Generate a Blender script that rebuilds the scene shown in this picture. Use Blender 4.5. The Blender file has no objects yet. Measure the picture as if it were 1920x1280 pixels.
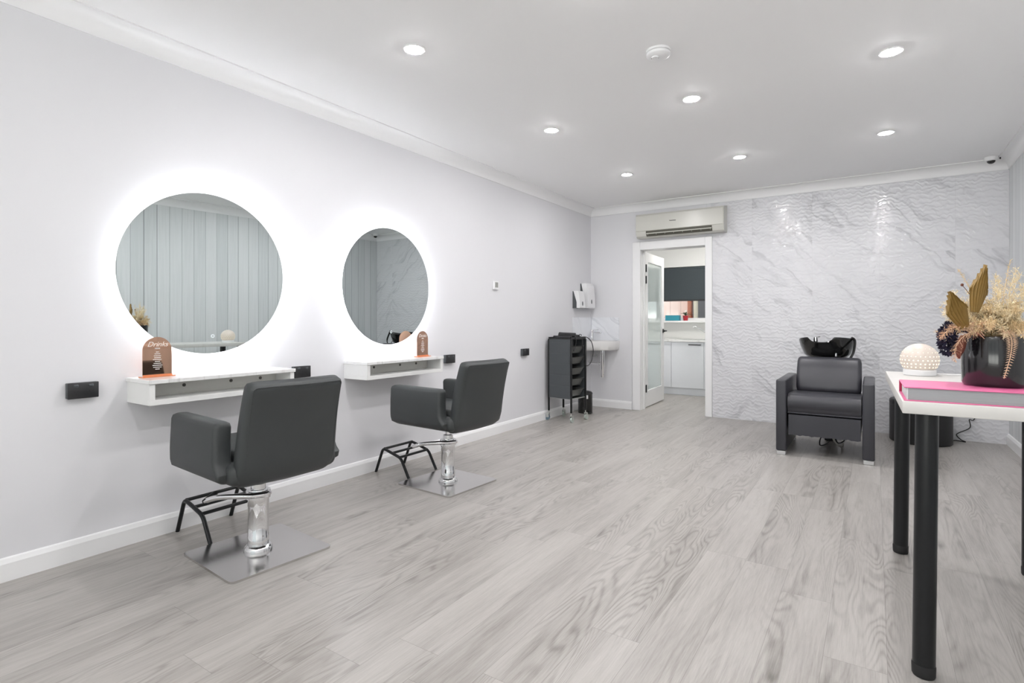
import bpy, bmesh, math, random
from mathutils import Vector, Matrix, Quaternion
PI = math.pi
R = math.radians
scene = bpy.context.scene
col = scene.collection
random.seed(7)

# ------------------------------------------------------------------ camera
cam_d = bpy.data.cameras.new('camera')
cam = bpy.data.objects.new('camera', cam_d); col.objects.link(cam)
cam.location = (3.18, 0.0, 1.14)
cam.rotation_euler = (PI/2, 0, R(33.51))
cam_d.sensor_width = 36; cam_d.lens = 1027/1920*36
cam_d.shift_y = -39/1920
cam_d.clip_start = 0.05
scene.camera = cam

# ------------------------------------------------------------------ daylight, exposure
W_STR = 1        # overcast daylight coming in through the shopfront and the kitchen window
UPFILL_STR = 6.8        # added fill glow from below the horizon, brightens the ceiling
KLAMP = 190       # kitchen ceiling light
LAMP = 485       # downlight lens radiance
RING = 46        # LED strip behind the mirrors
world = bpy.data.worlds.new('overcast'); scene.world = world
world.use_nodes = True
bg = world.node_tree.nodes['Background']
wnt = world.node_tree
w_tc = wnt.nodes.new('ShaderNodeTexCoord'); w_sep = wnt.nodes.new('ShaderNodeSeparateXYZ'); wnt.links.new(w_tc.outputs['Generated'], w_sep.inputs[0])
w_map = wnt.nodes.new('ShaderNodeMapRange'); wnt.links.new(w_sep.outputs[2], w_map.inputs[0])
w_map.inputs[1].default_value = -0.02; w_map.inputs[2].default_value = 0.02
w_mix = wnt.nodes.new('ShaderNodeMix'); w_mix.data_type = 'RGBA'; wnt.links.new(w_map.outputs[0], w_mix.inputs[0])
w_mix.inputs[6].default_value = (UPFILL_STR, UPFILL_STR*0.98, UPFILL_STR*0.95, 1)          # lower half: added upward fill for the ceiling, no modelled source
w_mix.inputs[7].default_value = (W_STR*0.93, W_STR*0.965, W_STR, 1)         # bright overcast sky
wnt.links.new(w_mix.outputs[2], bg.inputs[0]); bg.inputs[1].default_value = 1.0
scene.view_settings.view_transform = 'Standard'
scene.view_settings.look = 'None'
scene.view_settings.gamma = 1
scene.view_settings.use_curve_mapping = False
scene.view_settings.exposure = 0.0

# ------------------------------------------------------------------ room measures
XR, YF, YB, ZC = 4.21, 6.72, -3.6, 2.625      # right wall, far wall, back wall, ceiling
DX0, DX1, DZ = 0.683, 1.51, 2.05              # door opening in the far wall
TW = 0.17                                     # far wall thickness
KX0, KX1, KYF, KZ = -0.45, 3.2, 9.0, 2.6      # kitchen

# ------------------------------------------------------------------ node helper
class G:
    def __init__(s, name):
        s.m = bpy.data.materials.new(name); s.m.use_nodes = True
        s.nt = s.m.node_tree; s.nt.nodes.clear()
        s.out = s.n('ShaderNodeOutputMaterial')
    def n(s, t, **kw):
        nd = s.nt.nodes.new(t)
        for k, v in kw.items(): setattr(nd, k, v)
        return nd
    def set(s, sock, v):
        if isinstance(v, bpy.types.NodeSocket): s.nt.links.new(v, sock)
        elif v is not None:
            if isinstance(v, (tuple, list)) and len(v) == 3 and sock.type == 'RGBA': v = (*v, 1)
            sock.default_value = v
    def math(s, op, a, b=None, c=None, clamp=False):
        nd = s.n('ShaderNodeMath', operation=op, use_clamp=clamp)
        s.set(nd.inputs[0], a)
        if b is not None: s.set(nd.inputs[1], b)
        if c is not None: s.set(nd.inputs[2], c)
        return nd.outputs[0]
    def coord(s, out='Object'):
        return s.n('ShaderNodeTexCoord').outputs[out]
    def sep(s, v):
        nd = s.n('ShaderNodeSeparateXYZ'); s.set(nd.inputs[0], v); return nd.outputs
    def comb(s, x, y, z):
        nd = s.n('ShaderNodeCombineXYZ')
        for i, v in enumerate((x, y, z)): s.set(nd.inputs[i], v)
        return nd.outputs[0]
    def mapping(s, v, loc=(0,0,0), rot=(0,0,0), scale=(1,1,1)):
        nd = s.n('ShaderNodeMapping'); s.set(nd.inputs[0], v)
        nd.inputs[1].default_value = loc; nd.inputs[2].default_value = rot; nd.inputs[3].default_value = scale
        return nd.outputs[0]
    def noise(s, v, scale=5, detail=2, rough=0.5, dist=0.0):
        nd = s.n('ShaderNodeTexNoise'); s.set(nd.inputs['Vector'], v)
        nd.inputs['Scale'].default_value = scale; nd.inputs['Detail'].default_value = detail
        nd.inputs['Roughness'].default_value = rough; nd.inputs['Distortion'].default_value = dist
        return nd.outputs[0]
    def white(s, v):
        nd = s.n('ShaderNodeTexWhiteNoise', noise_dimensions='3D'); s.set(nd.inputs[0], v)
        return nd.outputs[0], nd.outputs[1]
    def ramp(s, f, stops):
        nd = s.n('ShaderNodeValToRGB'); s.set(nd.inputs[0], f)
        el = nd.color_ramp.elements
        while len(el) < len(stops): el.new(0.5)
        for e, (p, c) in zip(el, stops):
            e.position = p
            e.color = (c, c, c, 1) if isinstance(c, (int, float)) else (*c, 1)
        return nd.outputs[0]
    def mix(s, f, a, b, blend='MIX'):
        nd = s.n('ShaderNodeMix', data_type='RGBA', blend_type=blend)
        s.set(nd.inputs[0], f); s.set(nd.inputs[6], a); s.set(nd.inputs[7], b)
        return nd.outputs[2]
    def bump(s, h, strength=0.2, dist=0.01, normal=None):
        nd = s.n('ShaderNodeBump'); nd.inputs['Strength'].default_value = strength
        nd.inputs['Distance'].default_value = dist; s.set(nd.inputs['Height'], h)
        if normal is not None: s.set(nd.inputs['Normal'], normal)
        return nd.outputs[0]
    def bsdf(s, color=(.8,.8,.8), rough=0.5, metal=0.0, spec=0.5, normal=None, coat=0.0, emit=None, estr=0.0, link=True):
        nd = s.n('ShaderNodeBsdfPrincipled')
        s.set(nd.inputs['Base Color'], color); s.set(nd.inputs['Roughness'], rough)
        s.set(nd.inputs['Metallic'], metal); s.set(nd.inputs['Specular IOR Level'], spec)
        s.set(nd.inputs['Coat Weight'], coat)
        if coat: nd.inputs['Coat Roughness'].default_value = 0.06
        if normal is not None: s.set(nd.inputs['Normal'], normal)
        if emit is not None:
            s.set(nd.inputs['Emission Color'], emit); nd.inputs['Emission Strength'].default_value = estr
        if link: s.nt.links.new(nd.outputs[0], s.out.inputs[0])
        return nd.outputs[0]

def plain(name, color, rough=0.5, metal=0.0, spec=0.5, var=0.04, scale=18, bump=0.0, coat=0.0):
    """procedural finish: the colour with a slight mottling"""
    g = G(name); v = g.coord()
    nz = g.noise(v, scale, 3)
    d = tuple(c*(1-var) for c in color); l = tuple(min(1, c*(1+var)) for c in color)
    c = g.mix(nz, d, l)
    nrm = g.bump(g.noise(v, scale*14, 2), bump, 0.002) if bump else None
    g.bsdf(c, rough, metal, spec, nrm, coat)
    return g.m

def emission(name, color, strength):
    g = G(name); e = g.n('ShaderNodeEmission'); g.set(e.inputs[0], color); e.inputs[1].default_value = strength
    g.nt.links.new(e.outputs[0], g.out.inputs[0]); return g.m

M = {}
def make_paint(name, color, rough=0.55):
    g = G(name); v = g.coord()
    c = g.mix(g.noise(v, 0.9, 2), tuple(x*0.985 for x in color), color)
    g.bsdf(c, rough, 0, 0.35, g.bump(g.noise(v, 160, 2), 0.04, 0.002)); return g.m
M['wall'] = make_paint('wall_paint', (0.742, 0.740, 0.764))
M['ceil'] = make_paint('ceiling_paint', (0.92, 0.918, 0.922), 0.7)
M['trim'] = make_paint('trim_gloss_paint', (0.86, 0.86, 0.865), 0.3)
M['kwall'] = make_paint('kitchen_paint', (0.74, 0.74, 0.725))

def make_floor():
    g = G('grey_oak_planks'); v = g.coord(); x, y, z = g.sep(v)
    pw, pl = 0.182, 1.22
    rx = g.math('DIVIDE', g.math('ADD', x, 0.061), pw); row = g.math('FLOOR', rx); fx = g.math('FRACT', rx)
    r1, _ = g.white(g.comb(row, 3.7, 1.1))
    ry = g.math('ADD', g.math('DIVIDE', y, pl), g.math('MULTIPLY', r1, 7.0)); cl = g.math('FLOOR', ry); fy = g.math('FRACT', ry)
    rv, rc = g.white(g.comb(row, cl, 5.3)); c1, c2, c3 = g.sep(rc)
    # grain space: shifted for each plank, stretched along the plank
    gx = g.math('ADD', x, g.math('MULTIPLY', c1, 37.0)); gy = g.math('ADD', y, g.math('MULTIPLY', c2, 53.0))
    gv = g.comb(gx, gy, g.math('MULTIPLY', c3, 9.0))
    field = g.noise(g.mapping(gv, scale=(6.0, 0.80, 1)), 1.0, 1.6, 0.45, 0.3)
    rings = g.math('SINE', g.math('MULTIPLY', field, 165.0))
    rings = g.math('POWER', g.math('MULTIPLY_ADD', rings, 0.5, 0.5), 2.2)
    where = g.ramp(g.noise(g.mapping(gv, scale=(5.0, 0.6, 1)), 1.0, 2), [(0.44, 0.0), (0.60, 1.0)])
    fine = g.noise(g.mapping(gv, scale=(210, 9.0, 1)), 1.0, 4, 0.7)
    mid = g.noise(g.mapping(gv, scale=(30, 1.6, 1)), 1.0, 5, 0.65, 0.6)
    patch = g.noise(g.mapping(gv, scale=(4.5, 0.8, 1)), 1.0, 3, 0.55)
    knots = g.ramp(g.noise(g.mapping(gv, scale=(10, 2.6, 1)), 1.0, 2), [(0.66, 0.0), (0.80, 1.0)])
    t = g.math('MULTIPLY_ADD', g.math('SUBTRACT', patch, 0.5), 0.62, 0.53)
    t = g.math('ADD', t, g.math('MULTIPLY', g.math('SUBTRACT', mid, 0.5), 0.62))
    t = g.math('ADD', t, g.math('MULTIPLY', g.math('SUBTRACT', fine, 0.5), 0.62))
    t = g.math('SUBTRACT', t, g.math('MULTIPLY', g.math('MULTIPLY', rings, where), 0.23))
    t = g.math('SUBTRACT', t, g.math('MULTIPLY', knots, 0.34))
    t = g.math('ADD', t, g.math('MULTIPLY', g.math('SUBTRACT', rv, 0.5), 0.07))
    c = g.ramp(t, [(0.0, (0.155, 0.143, 0.130)), (0.30, (0.298, 0.279, 0.260)), (0.55, (0.394, 0.373, 0.351)), (0.85, (0.476, 0.455, 0.431))])
    ex = g.math('MINIMUM', fx, g.math('SUBTRACT', 1.0, fx)); ey = g.math('MINIMUM', fy, g.math('SUBTRACT', 1.0, fy))
    e = g.math('MINIMUM', g.math('MULTIPLY', ex, pw), g.math('MULTIPLY', ey, pl))
    gap = g.math('LESS_THAN', e, 0.0009)
    c = g.mix(g.math('MULTIPLY', gap, 0.40), c, (0.10, 0.09, 0.08))
    rough = g.math('MULTIPLY_ADD', fine, 0.16, 0.26)
    h = g.math('SUBTRACT', g.math('MULTIPLY', fine, 0.4), g.math('MULTIPLY', gap, 1.0))
    g.bsdf(c, rough, 0, 0.42, g.bump(h, 0.12, 0.002)); return g.m
M['floor'] = make_floor()

def marble_veins(g, p, tilt=-0.72, dens=1.0):
    """grey diagonal veins in the plane p=(u,v,seed)"""
    d = g.mapping(p, rot=(0, 0, -tilt))
    wob = g.noise(p, 2.3, 4, 0.55)
    dx, dy, dz = g.sep(d)
    dy = g.math('ADD', dy, g.math('MULTIPLY', g.math('SUBTRACT', wob, 0.5), 0.30))
    q = g.comb(g.math('MULTIPLY', dx, 0.8), g.math('MULTIPLY', dy, 6.2*dens), dz)
    n1 = g.noise(q, 1.0, 3, 0.55)
    line = g.math('ABSOLUTE', g.math('SUBTRACT', n1, 0.5))
    thin = g.ramp(line, [(0.0, 1.0), (0.014, 0.6), (0.05, 0.0)])
    soft = g.ramp(g.noise(g.mapping(q, loc=(3.1, 1.7, 0.4)), 1.15, 5, 0.6), [(0.48, 0.0), (0.78, 1.0)])
    mask = g.ramp(g.noise(g.mapping(q, loc=(9, 4, 2)), 0.7, 2), [(0.40, 0.0), (0.66, 1.0)])
    streak = g.noise(g.comb(g.math('MULTIPLY', dx, 1.5), g.math('MULTIPLY', dy, 42.0), dz), 1.0, 3)
    a = g.math('MULTIPLY', thin, mask)
    b = g.math('MULTIPLY', g.math('MULTIPLY', soft, mask), g.math('MULTIPLY_ADD', streak, 0.9, 0.05))
    return g.math('ADD', g.math('MULTIPLY', a, 0.60), g.math('MULTIPLY', b, 0.50), clamp=True)

def make_tiles():
    g = G('wavy_marble_tiles'); v = g.coord(); x, y, z = g.sep(v)
    tw, th = 0.603, 0.30
    rx = g.math('DIVIDE', g.math('SUBTRACT', x, 0.206), tw); fx = g.math('FRACT', rx); cx = g.math('FLOOR', rx)
    rz = g.math('DIVIDE', g.math('SUBTRACT', z, 0.015), th); fz = g.math('FRACT', rz); cz = g.math('FLOOR', rz)
    rv, rc = g.white(g.comb(cx, cz, 2.2)); a, b, c = g.sep(rc)
    flip = g.math('MULTIPLY_ADD', g.math('GREATER_THAN', a, 0.16), 2.0, -1.0)
    p = g.comb(g.math('ADD', g.math('MULTIPLY', g.math('MULTIPLY', fx, tw), flip), g.math('MULTIPLY', a, 11.0)),
               g.math('ADD', g.math('MULTIPLY', fz, th), g.math('MULTIPLY', b, 17.0)), g.math('MULTIPLY', c, 5.0))
    vein = marble_veins(g, p)
    colr = g.mix(vein, (0.695, 0.697, 0.722), (0.35, 0.353, 0.38))
    ex = g.math('MULTIPLY', g.math('MINIMUM', fx, g.math('SUBTRACT', 1.0, fx)), tw)
    ez = g.math('MULTIPLY', g.math('MINIMUM', fz, g.math('SUBTRACT', 1.0, fz)), th)
    gap = g.math('LESS_THAN', g.math('MINIMUM', ex, ez), 0.0011)
    colr = g.mix(g.math('MULTIPLY', gap, 0.45), colr, (0.55, 0.55, 0.56))
    # raised ripples running across every tile
    wob = g.noise(g.comb(g.math('MULTIPLY', x, 9.0), 0.0, g.math('MULTIPLY', z, 9.0)), 1.0, 2, 0.5)
    zig = g.noise(g.comb(g.math('MULTIPLY', x, 24.0), 4.0, g.math('MULTIPLY', z, 10.0)), 1.0, 1, 0.4)
    ph = g.math('ADD', g.math('MULTIPLY', z, 2*PI/0.043), g.math('ADD', g.math('MULTIPLY', wob, 15.0), g.math('MULTIPLY', zig, 9.0)))
    s = g.math('SINE', ph)
    s = g.math('MULTIPLY_ADD', s, 0.5, 0.5)
    h = g.math('POWER', s, 1.6)
    h = g.math('SUBTRACT', h, g.math('MULTIPLY', gap, 0.6))
    g.bsdf(colr, 0.055, 0, 0.5, g.bump(h, 0.42, 0.0042)); return g.m
M['tiles'] = make_tiles()

def make_marble(name, base, veinc, axes='xy', dens=1.0, rough=0.18):
    g = G(name); v = g.coord(); o = g.sep(v)
    i, j = {'xy': (0, 1), 'xz': (0, 2), 'yz': (1, 2)}[axes]
    vein = marble_veins(g, g.comb(o[i], o[j], 3.3), dens=dens)
    g.bsdf(g.mix(vein, base, veinc), rough, 0, 0.5); return g.m
M['slab'] = make_marble('marble_laminate', (0.82, 0.82, 0.815), (0.45, 0.43, 0.42), 'xy', 2.0)
M['splash'] = make_marble('splashback_marble', (0.82, 0.835, 0.87), (0.40, 0.42, 0.46), 'xz', 1.2)
M['splashy'] = make_marble('splashback_marble_side', (0.82, 0.835, 0.87), (0.40, 0.42, 0.46), 'yz', 1.2)
M['tabletop'] = make_marble('table_laminate', (0.66, 0.645, 0.62), (0.55, 0.53, 0.505), 'xy', 1.3, 0.35)

def make_boards():
    g = G('painted_wall_boards'); v = g.coord(); x, y, z = g.sep(v)
    w = 0.137; r = g.math('DIVIDE', y, w); f = g.math('FRACT', r); k = g.math('FLOOR', r)
    rv, rc = g.white(g.comb(k, 1.0, 1.0))
    st = g.noise(g.comb(g.math('ADD', g.math('MULTIPLY', y, 45.0), g.math('MULTIPLY', rv, 30.0)), 0.0, g.math('MULTIPLY', z, 1.6)), 1.0, 5, 0.65)
    tone = g.math('ADD', g.math('MULTIPLY', g.math('SUBTRACT', st, 0.5), 0.9), g.math('MULTIPLY', rv, 0.5))
    c = g.ramp(tone, [(0.0, (0.62, 0.64, 0.65)), (0.35, (0.72, 0.735, 0.745)), (0.8, (0.77, 0.78, 0.79))])
    e = g.math('MULTIPLY', g.math('MINIMUM', f, g.math('SUBTRACT', 1.0, f)), w)
    gap = g.ramp(g.math('DIVIDE', e, 0.006), [(0.25, 1.0), (0.8, 0.0)])
    deep, _ = g.white(g.comb(g.math('FLOOR', g.math('ADD', r, 0.5)), 7.0, 2.0))
    c = g.mix(g.math('MULTIPLY', gap, g.math('MULTIPLY_ADD', deep, 0.6, 0.35)), c, (0.16, 0.17, 0.17))
    g.bsdf(c, 0.45, 0, 0.4, g.bump(g.math('SUBTRACT', st, g.math('MULTIPLY', gap, 3.0)), 0.25, 0.004)); return g.m
M['boards'] = make_boards()

def make_leather(name, color, rough, coat=0.0):
    g = G(name); v = g.coord()
    vo = g.n('ShaderNodeTexVoronoi'); g.set(vo.inputs['Vector'], v); vo.inputs['Scale'].default_value = 520
    soft = g.noise(v, 7, 3)
    c = g.mix(soft, tuple(x*0.85 for x in color), tuple(x*1.15 for x in color))
    r = g.math('MULTIPLY_ADD', soft, 0.12, rough-0.06)
    g.bsdf(c, r, 0, 0.5, g.bump(g.math('ADD', vo.outputs[0], g.math('MULTIPLY', soft, 4)), 0.09, 0.002), coat); return g.m
M['leather'] = make_leather('charcoal_leatherette', (0.036, 0.040, 0.041), 0.50)
M['leather2'] = make_leather('black_leatherette', (0.038, 0.038, 0.046), 0.34)

M['ottoman'] = make_leather('matt_black_vinyl', (0.010, 0.010, 0.011), 0.5)
def make_steel():
    g = G('brushed_steel'); v = g.coord()
    st = g.noise(g.mapping(v, scale=(6, 260, 6)), 1.0, 3)
    g.bsdf((0.66, 0.65, 0.64), g.math('MULTIPLY_ADD', st, 0.10, 0.13), 1.0, 0.5, g.bump(st, 0.03, 0.001)); return g.m
M['steel'] = make_steel()
M['chrome'] = plain('chrome', (0.80, 0.80, 0.81), 0.06, 1.0, var=0.01)
M['black_metal'] = plain('black_powder_coat', (0.010, 0.011, 0.012), 0.30, 0, 0.35)
M['black_plastic'] = plain('black_plastic', (0.022, 0.022, 0.024), 0.36)
M['black_gloss'] = plain('black_gloss', (0.008, 0.008, 0.008), 0.07, coat=0.3)
M['pot'] = plain('black_glazed_pot', (0.010, 0.010, 0.011), 0.16, coat=0.4)
M['grey_plastic'] = plain('dark_grey_plastic', (0.070, 0.078, 0.084), 0.42)
M['tray'] = plain('tray_grey_plastic', (0.10, 0.104, 0.10), 0.38)
M['rubber'] = plain('black_rubber', (0.015, 0.015, 0.016), 0.6)
M['white_mel'] = plain('white_melamine', (0.80, 0.80, 0.79), 0.35, var=0.01)
M['cream_mel'] = plain('cream_back_panel', (0.70, 0.69, 0.65), 0.4, var=0.02)
M['white_plastic'] = plain('white_plastic', (0.82, 0.82, 0.83), 0.3, var=0.01)
M['ac'] = plain('ivory_plastic', (0.59, 0.585, 0.54), 0.28, var=0.01)
M['ac_dark'] = plain('louvre_dark', (0.075, 0.072, 0.055), 0.5)
M['ceramic'] = plain('white_ceramic', (0.80, 0.79, 0.78), 0.10, var=0.01, coat=0.2)
M['grey_cap'] = plain('grey_cap', (0.10, 0.095, 0.085), 0.45)
M['blind'] = plain('charcoal_blind_fabric', (0.046, 0.058, 0.066), 0.8, var=0.15, scale=60, bump=0.2)
M['cabinet'] = plain('cabinet_white', (0.74, 0.765, 0.80), 0.3, var=0.01)
M['teal'] = plain('teal_cardboard', (0.03, 0.30, 0.40), 0.5)
M['red'] = plain('red_pot_glaze', (0.45, 0.02, 0.035), 0.3)
M['leaf'] = plain('green_leaf', (0.035, 0.075, 0.035), 0.45)
M['soil'] = plain('potting_soil', (0.03, 0.02, 0.015), 0.9)
M['petal'] = plain('white_petal', (0.8, 0.8, 0.75), 0.5)
M['pink'] = plain('pink_book_cloth', (0.78, 0.17, 0.36), 0.45)
M['crimson'] = plain('crimson_book_cloth', (0.42, 0.012, 0.07), 0.5)
M['navy'] = plain('navy_petals', (0.022, 0.020, 0.048), 0.7, var=0.3, scale=60)
M['plume'] = plain('cream_dried_plume', (0.79, 0.62, 0.37), 0.75, var=0.18, scale=30)
M['plume_pale'] = plain('pale_dried_plume', (0.88, 0.76, 0.53), 0.75, var=0.12, scale=30)
M['peach'] = plain('peach_dried_fern', (0.72, 0.50, 0.33), 0.7, var=0.08)
M['palm'] = plain('olive_gold_dried_palm', (0.255, 0.155, 0.040), 0.5, var=0.22, scale=40)
M['rust'] = plain('rust_dried_leaf', (0.16, 0.045, 0.022), 0.55)
M['screen'] = plain('grey_lcd', (0.32, 0.32, 0.30), 0.3)
M['wheel'] = plain('pale_green_wheel', (0.46, 0.52, 0.48), 0.4)
M['bluewheel'] = plain('blue_grey_wheel', (0.16, 0.23, 0.28), 0.45)
M['zinc'] = plain('zinc_plate', (0.62, 0.64, 0.62), 0.3, 1.0)
M['alu'] = plain('brushed_aluminium_foot', (0.70, 0.70, 0.71), 0.28, 1.0)
M['hose'] = plain('pale_hose', (0.62, 0.60, 0.55), 0.5)
M['text_white'] = plain('white_vinyl_lettering', (0.88, 0.87, 0.85), 0.5, var=0.01)
M['logo'] = plain('dark_grey_print', (0.10, 0.10, 0.09), 0.5)
M['copper'] = plain('rose_gold_mirror_acrylic', (0.60, 0.37, 0.265), 0.035, 1.0, var=0.01)
M['orange_acrylic'] = plain('orange_acrylic_edge', (0.75, 0.27, 0.12), 0.15, 0.2)
M['pages'] = None
def make_pages():
    g = G('grey_page_edges'); v = g.coord(); x, y, z = g.sep(v)
    n = g.noise(g.comb(g.math('MULTIPLY', x, 2.0), g.math('MULTIPLY', y, 2.0), g.math('MULTIPLY', z, 1400.0)), 1.0, 3)
    light = g.math('GREATER_THAN', x, 0.288)
    a = g.mix(n, (0.22, 0.225, 0.235), (0.46, 0.47, 0.48))
    b = g.mix(n, (0.62, 0.63, 0.64), (0.80, 0.80, 0.80))
    edge = g.math('LESS_THAN', x, 0.0105)
    g.bsdf(g.mix(g.math('MAXIMUM', light, edge), a, b), 0.6); return g.m
M['pages'] = make_pages()
M['downlight'] = emission('downlight_lens', (1.0, 0.982, 0.985), LAMP)
M['led'] = emission('led_strip', (0.93, 0.955, 1.0), RING)
M['touch'] = emission('touch_button_glow', (0.9, 0.97, 1.0), 0.9)

def make_mirror():
    g = G('silvered_glass'); v = g.coord()
    c = g.mix(g.noise(v, 2, 1), (0.625, 0.675, 0.672), (0.64, 0.69, 0.685))
    b = g.n('ShaderNodeBsdfGlossy'); b.inputs['Roughness'].default_value = 0.0
    g.set(b.inputs['Color'], c); g.nt.links.new(b.outputs[0], g.out.inputs[0]); return g.m
M['mirror'] = make_mirror()

def make_glass(name, tint, gloss, trans, rough=0.02, frost=0.0):
    g = G(name); v = g.coord()
    tr = g.n('ShaderNodeBsdfTransparent'); g.set(tr.inputs[0], tint)
    gl = g.n('ShaderNodeBsdfGlossy'); gl.inputs['Roughness'].default_value = rough; g.set(gl.inputs[0], (0.95, 0.98, 0.97))
    m1 = g.n('ShaderNodeMixShader'); m1.inputs[0].default_value = gloss
    g.nt.links.new(tr.outputs[0], m1.inputs[1]); g.nt.links.new(gl.outputs[0], m1.inputs[2]); res = m1.outputs[0]
    if frost:
        tl = g.n('ShaderNodeBsdfTranslucent'); df = g.n('ShaderNodeBsdfDiffuse')
        cc = g.mix(g.noise(v, 3, 2), tuple(t*0.95 for t in tint), tint)
        g.set(tl.inputs[0], cc); g.set(df.inputs[0], cc)
        m2 = g.n('ShaderNodeMixShader'); m2.inputs[0].default_value = 0.5
        g.nt.links.new(tl.outputs[0], m2.inputs[1]); g.nt.links.new(df.outputs[0], m2.inputs[2])
        m3 = g.n('ShaderNodeMixShader'); m3.inputs[0].default_value = frost
        g.nt.links.new(res, m3.inputs[1]); g.nt.links.new(m2.outputs[0], m3.inputs[2]); res = m3.outputs[0]
    g.nt.links.new(res, g.out.inputs[0]); return g.m
M['pane'] = make_glass('clear_pane', (0.96, 0.98, 0.97), 0.06, True)
M['frosted'] = make_glass('door_glass', (0.85, 0.89, 0.885), 0.45, True, 0.015, 0.30)

def make_lampshell():
    g = G('pierced_porcelain'); v = g.coord()
    nz = g.noise(v, 40, 2)
    g.bsdf(g.mix(nz, (0.60, 0.535, 0.485), (0.64, 0.57, 0.52)), 0.35, emit=(1.0, 0.80, 0.60), estr=0.12); return g.m
M['porcelain'] = make_lampshell()
M['lamp_glow'] = emission('lamp_pin_light', (1.0, 0.86, 0.62), 2.2)
M['brick'] = plain('orange_brick', (0.46, 0.15, 0.085), 0.8, var=0.25, scale=30)
M['render_pink'] = plain('pinkish_fence_paint', (0.74, 0.58, 0.54), 0.7)
M['render_grey'] = plain('grey_render', (0.20, 0.20, 0.23), 0.8, var=0.1)
M['cream_pipe'] = plain('cream_downpipe', (0.72, 0.66, 0.55), 0.5)
M['siding'] = plain('white_weatherboard', (0.80, 0.80, 0.80), 0.5)
M['ground'] = plain('concrete_ground', (0.36, 0.35, 0.33), 0.8)

# ------------------------------------------------------------------ mesh helpers
def merge(bm, tmp, mat=None):
    if mat is not None: bmesh.ops.transform(tmp, matrix=mat, verts=tmp.verts)
    me = bpy.data.meshes.new('t'); tmp.to_mesh(me); tmp.free(); bm.from_mesh(me); bpy.data.meshes.remove(me)

def box(bm, c, s, bev=0.0, seg=2, rot=None):
    t = bmesh.new(); bmesh.ops.create_cube(t, size=1)
    bmesh.ops.scale(t, vec=s, verts=t.verts)
    if bev: bmesh.ops.bevel(t, geom=list(t.edges), offset=bev, segments=seg, profile=0.5, affect='EDGES')
    m = Matrix.Translation(c)
    if rot is not None: m = m @ rot
    merge(bm, t, m)

def bx(bm, x0, x1, y0, y1, z0, z1, bev=0.0, seg=2):
    box(bm, ((x0+x1)/2, (y0+y1)/2, (z0+z1)/2), (abs(x1-x0), abs(y1-y0), abs(z1-z0)), bev, seg)

def loft(bm, rings, cap=True, closed=True):
    vs = [[bm.verts.new(p) for p in r] for r in rings]
    n = len(rings[0])
    for a, b in zip(vs, vs[1:]):
        for i in range(n if closed else n-1):
            j = (i+1) % n
            bm.faces.new((a[i], a[j], b[j], b[i]))
    if cap and closed:
        bm.faces.new(list(reversed(vs[0]))); bm.faces.new(vs[-1])
    return vs

def frame_of(d, up=Vector((0, 0, 1))):
    d = d.normalized()
    if abs(d.dot(up)) > 0.95: up = Vector((1, 0, 0))
    u = up.cross(d).normalized(); return u, d.cross(u).normalized()

def cyl(bm, p0, p1, r0, r1=None, n=24, cap=True):
    p0, p1 = Vector(p0), Vector(p1); r1 = r0 if r1 is None else r1
    u, w = frame_of(p1-p0)
    rg = lambda p, r: [p + u*(r*math.cos(2*PI*i/n)) + w*(r*math.sin(2*PI*i/n)) for i in range(n)]
    loft(bm, [rg(p0, r0), rg(p1, r1)], cap)

def smooth_path(pts, k=6):
    P = [Vector(p) for p in pts]
    if len(P) < 3: return P
    out = []
    for i in range(len(P)-1):
        a = P[max(i-1, 0)]; b = P[i]; c = P[i+1]; d = P[min(i+2, len(P)-1)]
        for s in range(k):
            t = s/k
            out.append(0.5*((2*b) + (c-a)*t + (2*a-5*b+4*c-d)*t*t + (3*b-a-3*c+d)*t**3))
    out.append(P[-1]); return out

def tube(bm, pts, r, n=10, smooth=0, rr=None, squash=1.0):
    P = smooth_path(pts, smooth) if smooth else [Vector(p) for p in pts]
    rings = []; u = None
    for i, p in enumerate(P):
        d = (P[min(i+1, len(P)-1)] - P[max(i-1, 0)]).normalized()
        if u is None: u, w = frame_of(d)
        else:
            u = (u - d*u.dot(d)).normalized(); w = d.cross(u).normalized()
        k = r if rr is None else rr[0] + (rr[1]-rr[0])*i/(len(P)-1)
        rings.append([p + u*(k*math.cos(2*PI*j/n)) + w*(k*squash*math.sin(2*PI*j/n)) for j in range(n)])
    loft(bm, rings)

def round_corners(pts, r, k=4):
    P = [Vector(p) for p in pts]; out = [P[0]]
    for a, b, c in zip(P, P[1:], P[2:]):
        u = (a-b).normalized(); v = (c-b).normalized()
        s, e = b+u*r, b+v*r
        for i in range(k+1):
            t = i/k; out.append(s*(1-t)**2 + b*2*t*(1-t) + e*t*t)
    out.append(P[-1]); return out

def lathe(bm, prof, n=32, c=(0, 0, 0)):
    c = Vector(c); rings = []
    for r, z in prof: rings.append([c + Vector((max(r, 1e-4)*math.cos(2*PI*i/n), max(r, 1e-4)*math.sin(2*PI*i/n), z)) for i in range(n)])
    loft(bm, rings)

def prism(bm, outline, a0, a1, axis='y'):
    """extrude a 2-D outline along an axis (outline gives the two other coordinates in order)"""
    def P(p, a):
        if axis == 'x': return (a, p[0], p[1])
        if axis == 'y': return (p[0], a, p[1])
        return (p[0], p[1], a)
    loft(bm, [[P(p, a0) for p in outline], [P(p, a1) for p in outline]])

def rrect(w, h, r, k=5, c=(0, 0)):
    out = []
    for sx, sy, a0 in ((1, 1, 0), (-1, 1, PI/2), (-1, -1, PI), (1, -1, 1.5*PI)):
        for i in range(k+1):
            a = a0 + PI/2*i/k
            out.append((c[0]+sx*(w/2-r)+r*math.cos(a), c[1]+sy*(h/2-r)+r*math.sin(a)))
    return out

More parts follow.
